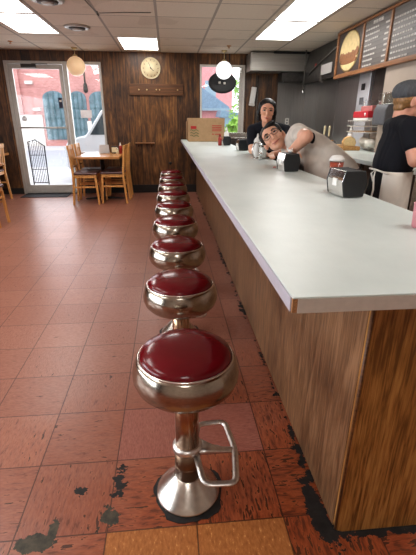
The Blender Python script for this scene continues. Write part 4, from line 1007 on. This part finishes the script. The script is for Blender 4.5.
for s in (-1, 1):
    hip = pel + side * .075 * s + Vector((-.02, 0, 0)); tr.cap(hip, .100, hip + Vector((.02, 0, -.43)), .078); tr.cap(hip + Vector((.02, 0, -.43)), .078, Vector((hip.x, hip.y, .1)), .062)
    obj('shoe', G().cap((hip.x - .04, hip.y, .045), .045, (hip.x + .16, hip.y, .04), .04), M['black'], P, remesh=.008, smooth=2, at=-P.location)
obj('trousers', tr, M['pants'], P, remesh=.01, smooth=4, at=-P.location)
# apron: curved sheet around the front and near side
g = G(); rows = 9; cols = 22; vs = []; fs = []
for i in range(rows):
    z = 1.10 - .26 * i / (rows - 1)
    for j in range(cols):
        a = -2.42 + 3.95 * j / (cols - 1); fl_ = 1 + .03 * i / rows + .018 * math.sin(a * 9 + i * .4) * (i / rows)
        vs.append((1.44 + .138 * fl_ * math.cos(a), 2.62 + .198 * fl_ * math.sin(a), z + .01 * math.sin(a * 3) * (i / rows)))
for i in range(rows - 1):
    for j in range(cols - 1): fs.append((i * cols + j, i * cols + j + 1, (i + 1) * cols + j + 1, (i + 1) * cols + j))
g.add(vs, fs, True)
o = obj('apron', g, M['apron'], P, at=-P.location); m = o.modifiers.new('thick', 'SOLIDIFY'); m.thickness = .006
obj('apron_string', G().tube([(1.345, 2.44, 1.09), (1.325, 2.50, 1.10), (1.318, 2.55, 1.105), (1.31, 2.62, 1.105)], .006, 8).tube([(1.318, 2.55, 1.105), (1.30, 2.53, 1.06), (1.305, 2.52, .98), (1.295, 2.52, .90)], .006, 8).tube([(1.318, 2.56, 1.105), (1.295, 2.56, 1.08), (1.31, 2.55, 1.03)], .006, 8), M['apron'], P, at=-P.location)
h = G(); h.ell((0, .030, .01), (.077, .072, .070), X=X); h.ell((0, .045, -.045), (.052, .034, .035), X=X)
for s in (-1, 1): h.ell((s * .072, -.012, .02), (.012, .03, .03), X=X)
h.ell((.02, .09, .012), (.03, .014, .018), X=X)
obj('hair', h, M['blondhair'], P, remesh=.005, smooth=2, at=-P.location)
h = G(); h.ell((0, .020, .062), (.090, .103, .072), R=Matrix.Rotation(-.25, 3, 'X'), X=X); h.ell((0, .052, .046), (.086, .074, .068), X=X); h.cap((0, -.07, .062), .03, (0, -.10, .055), .018, X=X)
for s in (-1, -.5, .5, 1): h.cap((s * .04, -.07, .062), .026, (s * .035, -.1, .055), .012, X=X)
obj('cap', h, M['capcloth'], P, remesh=.006, smooth=3, at=-P.location)
face_parts(P, X, 0, 'blondhair')

P.location.x += .035

# ------------------------------------------------------------------ outside
struct(obj('ground_outside', G().box(-40, 40, YB + .15, 60, -.16, -.06), M['asphalt']))
tag(obj('street', G().box(-40, 40, 14, 22, -.06, -.055), M['road']), 'pale street running past outside the glass entry door', 'street')
t = thing('sidewalk_rack', 'black iron grid rack standing on the pavement just outside the door', 'rack', (-2.84, 9.25, -.06))
obj('rack_frame', G().tube([(-.155, 0, .0), (-.155, 0, 1.02), (0, 0, 1.065), (.175, 0, .94), (.165, 0, 0)], .014, 8, up=(0, 1, 0)).tube([(-.155, 0, .16), (.165, 0, .16)], .01, 6), M['ironrack'], t)
g = G()
for k in range(8):
    x = -.125 + .036 * k; g.tube([(x, 0, .16), (x, 0, 1.02 + (.03 if x < .02 else -.3 * x))], .006, 6)
for z in (.45, .75): g.tube([(-.155, 0, z), (.165, 0, z)], .007, 6)
obj('rack_bars', g, M['ironrack'], t)
for s_ in (-.15, .16): obj('foot', G().box(s_ - .015, s_ + .015, -.18, .18, 0, .03), M['ironrack'], t)
# brick building across the street
t = thing('brick_building', 'pink brick building with teal arched windows across the street', 'building', (-5, 26, -.06))
O_ = (-5, 26, -.06)
obj('facade', rel(G().box(-16, .5, 26, 32, -.06, 9), O_), M['brick'], t)
obj('stone_base', rel(G().box(-16, -7.35, 25.86, 25.99, -.06, 1.68), O_), M['stone'], t)
obj('pilaster', rel(G().box(-8.75, -8.35, 25.8, 25.99, 1.7, 8.5), O_), M['brick'], t)
obj('ledge_stone', rel(G().box(-9.4, -8.1, 25.7, 25.99, 4.2, 4.55), O_), M['stone'], t)
for i, (x0, x1) in enumerate([(-7.2, -5.95), (-5.7, -4.72), (-4.55, -3.3), (-3.05, -1.8), (-1.5, -.3)]):
    hw, c = (x1 - x0) / 2, (x0 + x1) / 2
    arc = [(c + hw * math.cos(a), 25.94, 2.55 + .42 * math.sin(a)) for a in [PI * k / 14 for k in range(15)]]
    wn_ = obj('arched_window', rel(G().prism([(x1, 25.94, .3)] + arc + [(x0, 25.94, .3)], (0, .05, 0)), O_), M['arch'], t)
    g = G()
    for k in range(1, 4): g.box(x0 + (x1 - x0) * k / 4 - .03, x0 + (x1 - x0) * k / 4 + .03, 25.9, 25.94, .3, 2.85)
    for z in (.9, 1.5, 2.05): g.box(x0, x1, 25.9, 25.94, z - .03, z + .03)
    obj('muntin', rel(g, O_), M['archframe'], wn_)
for x in (-5.83, -4.635, -3.17): obj('stone_pier', rel(G().box(x - .12, x + .12, 25.8, 25.99, -.06, 1.35), O_), M['stone'], t)
for x, z in ((-8.9, 3.35), (-7.8, 3.3), (-7.55, 1.9)): obj('wall_lamp', rel(G().box(x - .2, x + .2, 25.7, 25.98, z, z + .16), O_), M['stone'], t)
l_ = obj('street_lantern', rel(G().cap((-4.64, 25.7, 3.0), .14, (-4.64, 25.7, 3.3), .1).tube([(-4.64, 25.7, 3.4), (-4.64, 25.7, 3.95)], .05, 8), O_), M['alumdark'], t)
# white car
t = thing('parked_car', 'white car parked at the curb seen through the glass beside the door', 'car', (-.22, 11.2, -.06))
zs_ = 1.09
cx_ = .70
bodyp = [(-2.3, .35), (-2.32, .75), (-2.15, .92), (-1.75, 1.0), (-1.55, 1.02), (-.95, 1.55), (-.6, 1.62), (.9, 1.62), (1.4, 1.5), (2.0, 1.02), (2.3, .9), (2.35, .4), (2.2, .28), (-2.2, .28)]
obj('car_body', G().prism([(a * cx_ - .68, -.85, b * zs_) for a, b in bodyp], (0, 1.7, 0)), M['carpaint'], t, bevel=.06)
gl = [(-1.38, 1.04), (-.88, 1.5), (-.1, 1.55), (-.1, 1.04)]
for y in (-.862, .852):
    obj('side_window', G().prism([(a * cx_ - .68, y, b * zs_) for a, b in gl], (0, .01, 0)), M['carglass'], t); obj('side_window', G().prism([(a * cx_ - .68, y, b * zs_) for a, b in [(0, 1.04), (0, 1.55), (.85, 1.55), (1.35, 1.42), (1.6, 1.06)]], (0, .01, 0)), M['carglass'], t)
for x in (-1.695, .335):
    for y in (-.87, .69):
        wh = obj('wheel', G().lathe([(.2, 0), (.32, .0), (.33, .03), (.33, .15), (.32, .18), (.2, .18)], 28, X=Matrix.Translation((x, y + .18, .33)) @ Matrix.Rotation(PI / 2, 4, 'X')), M['tyre'], t)
        obj('hubcap', G().lathe([(.19, -.005), (.19, .185), (.05, .19)], 24, X=Matrix.Translation((x, y + .18, .33)) @ Matrix.Rotation(PI / 2, 4, 'X')), M['steel'], wh)
obj('headlight', G().box(-2.31, -2.25, -.8, -.5, .7, .86), M['signnote'], t, bevel=.02)
# house and trees through the back window
t = thing('rose_house', 'rose walled house with blue grey roof seen through the back window', 'house', (3.2, 30, -.06))
O_ = (3.2, 30, -.06)
obj('walls', rel(G().box(1.0, 4.05, 30, 36, -.06, 2.2), O_), M['housewall'], t)
obj('roof', rel(G().prism([(.7, 29.7, 2.15), (4.35, 29.7, 2.15), (4.3, 29.7, 2.32), (2.45, 29.7, 3.5), (.7, 29.7, 3.5)], (0, 6.5, 0)), O_), M['roofgrey'], t)
obj('gutter', rel(G().box(.7, 4.4, 29.6, 29.7, 2.05, 2.2), O_), M['houseblue'], t)
t = thing('tall_house', 'tall pale rose building rising behind the blue grey roof', 'building', (3.5, 44, -.06))
obj('walls', G().box(-3, 3.2, 0, 6, 0, 7.2), M['housewall'], t); obj('parapet', G().box(-3.1, 3.3, -.1, 6, 7.2, 7.6), M['stone'], t)
for x in (-1.8, .4): obj('window', G().box(x, x + 1.1, -.05, .05, 3.6, 5.2), M['houseblue'], t)
t = thing('garden_shed', 'low blue grey shed below the trees outside the back window', 'shed', (4.3, 26, -.06))
obj('walls', G().box(-.9, .9, 0, 2, 0, 1.7), M['houseblue'], t); obj('roof', G().prism([(-1.1, -.2, 1.68), (1.1, -.2, 1.68), (1.0, -.2, 1.8), (-1.0, -.2, 2.05)], (0, 2.5, 0)), M['roofgrey'], t)
def tree(x, y, h, r, label):
    t = thing('leafy_tree', label, 'tree', (x, y, -.06))
    obj('trunk', G().cap((0, 0, 0), .14, (.05, 0, h * .55), .07).cap((.05, 0, h * .45), .06, (-.4, .1, h * .8), .03).cap((.05, 0, h * .5), .06, (.4, -.1, h * .85), .03), M['bark'], t)
    g = G(); rn = random.Random(int(x * 100))
    blobs = [(rn.uniform(-r, r) * .7, rn.uniform(-r, r) * .6, h * .72 + rn.uniform(-.35, .35) * h * .8, r * rn.uniform(.35, .6)) for _ in range(12)]
    for k in range(2600):
        bx, by, bz, br = blobs[k % 12]
        d = Vector((rn.gauss(0, 1), rn.gauss(0, 1), rn.gauss(0, 1))).normalized() * br * rn.uniform(.6, 1)
        c = Vector((bx, by, bz)) + d; s = rn.uniform(.05, .1)
        a = Vector((rn.gauss(0, 1), rn.gauss(0, 1), rn.gauss(0, 1))).normalized(); b = a.orthogonal().normalized()
        g.add([c - a * s, c + b * s * .6, c + a * s, c - b * s * .6], [(0, 1, 2, 3)])
    obj('foliage', g, M['leaf'], t)
tree(4.55, 24.0, 3.6, 1.25, 'bright green leafy tree outside the back window, upper right')
tree(2.25, 13.0, 1.35, .5, 'bright green bushy small tree low outside the back window')

# ------------------------------------------------------------------ world and light
wd = bpy.data.worlds.new('overcast_sky'); scene.world = wd; wd.use_nodes = True
nt = wd.node_tree; bg = nt.nodes['Background']
bg.inputs[0].default_value = (.86, .93, 1.0, 1); bg.inputs[1].default_value = 2.3
def area(name, loc, rot, sx, sy, power, col):
    l = bpy.data.lights.new(name, 'AREA'); l.shape = 'RECTANGLE'; l.size = sx; l.size_y = sy; l.energy = power; l.color = col
    o = bpy.data.objects.new(name, l); COL.objects.link(o); o.location = loc; o.rotation_euler = rot
    return o
# daylight just outside the three openings
area('daylight_entry', (-2.06, YB + .25, 1.25), (-PI / 2, 0, 0), 1.6, 2.2, 28, (.9, .95, 1))
area('daylight_store_window', (XL - .25, 1.2, 1.4), (0, -PI / 2, 0), 1.6, 4.6, 170, (.9, .95, 1))

# ------------------------------------------------------------------ camera
cam = bpy.data.cameras.new('camera'); co = bpy.data.objects.new('camera', cam); COL.objects.link(co)
pi_, ya, ro, f = .3788, .0969, .0041, 394.1
fwd = Vector((math.sin(ya) * math.cos(pi_), math.cos(ya) * math.cos(pi_), -math.sin(pi_)))
right = Vector((math.cos(ya), -math.sin(ya), 0)); up = right.cross(fwd)
r2 = math.cos(ro) * right + math.sin(ro) * up; u2 = -math.sin(ro) * right + math.cos(ro) * up
Rm = Matrix((r2, u2, -fwd)).transposed().to_4x4(); Rm.translation = (0, 0, 1.4)
co.matrix_world = Rm
cam.sensor_fit = 'HORIZONTAL'; cam.sensor_width = 36; cam.lens = f / 416 * 36; cam.clip_start = .05; cam.clip_end = 200
scene.camera = co
scene.view_settings.view_transform = 'Standard'
scene.view_settings.look = 'None'
scene.view_settings.exposure = .22
scene.view_settings.gamma = .93
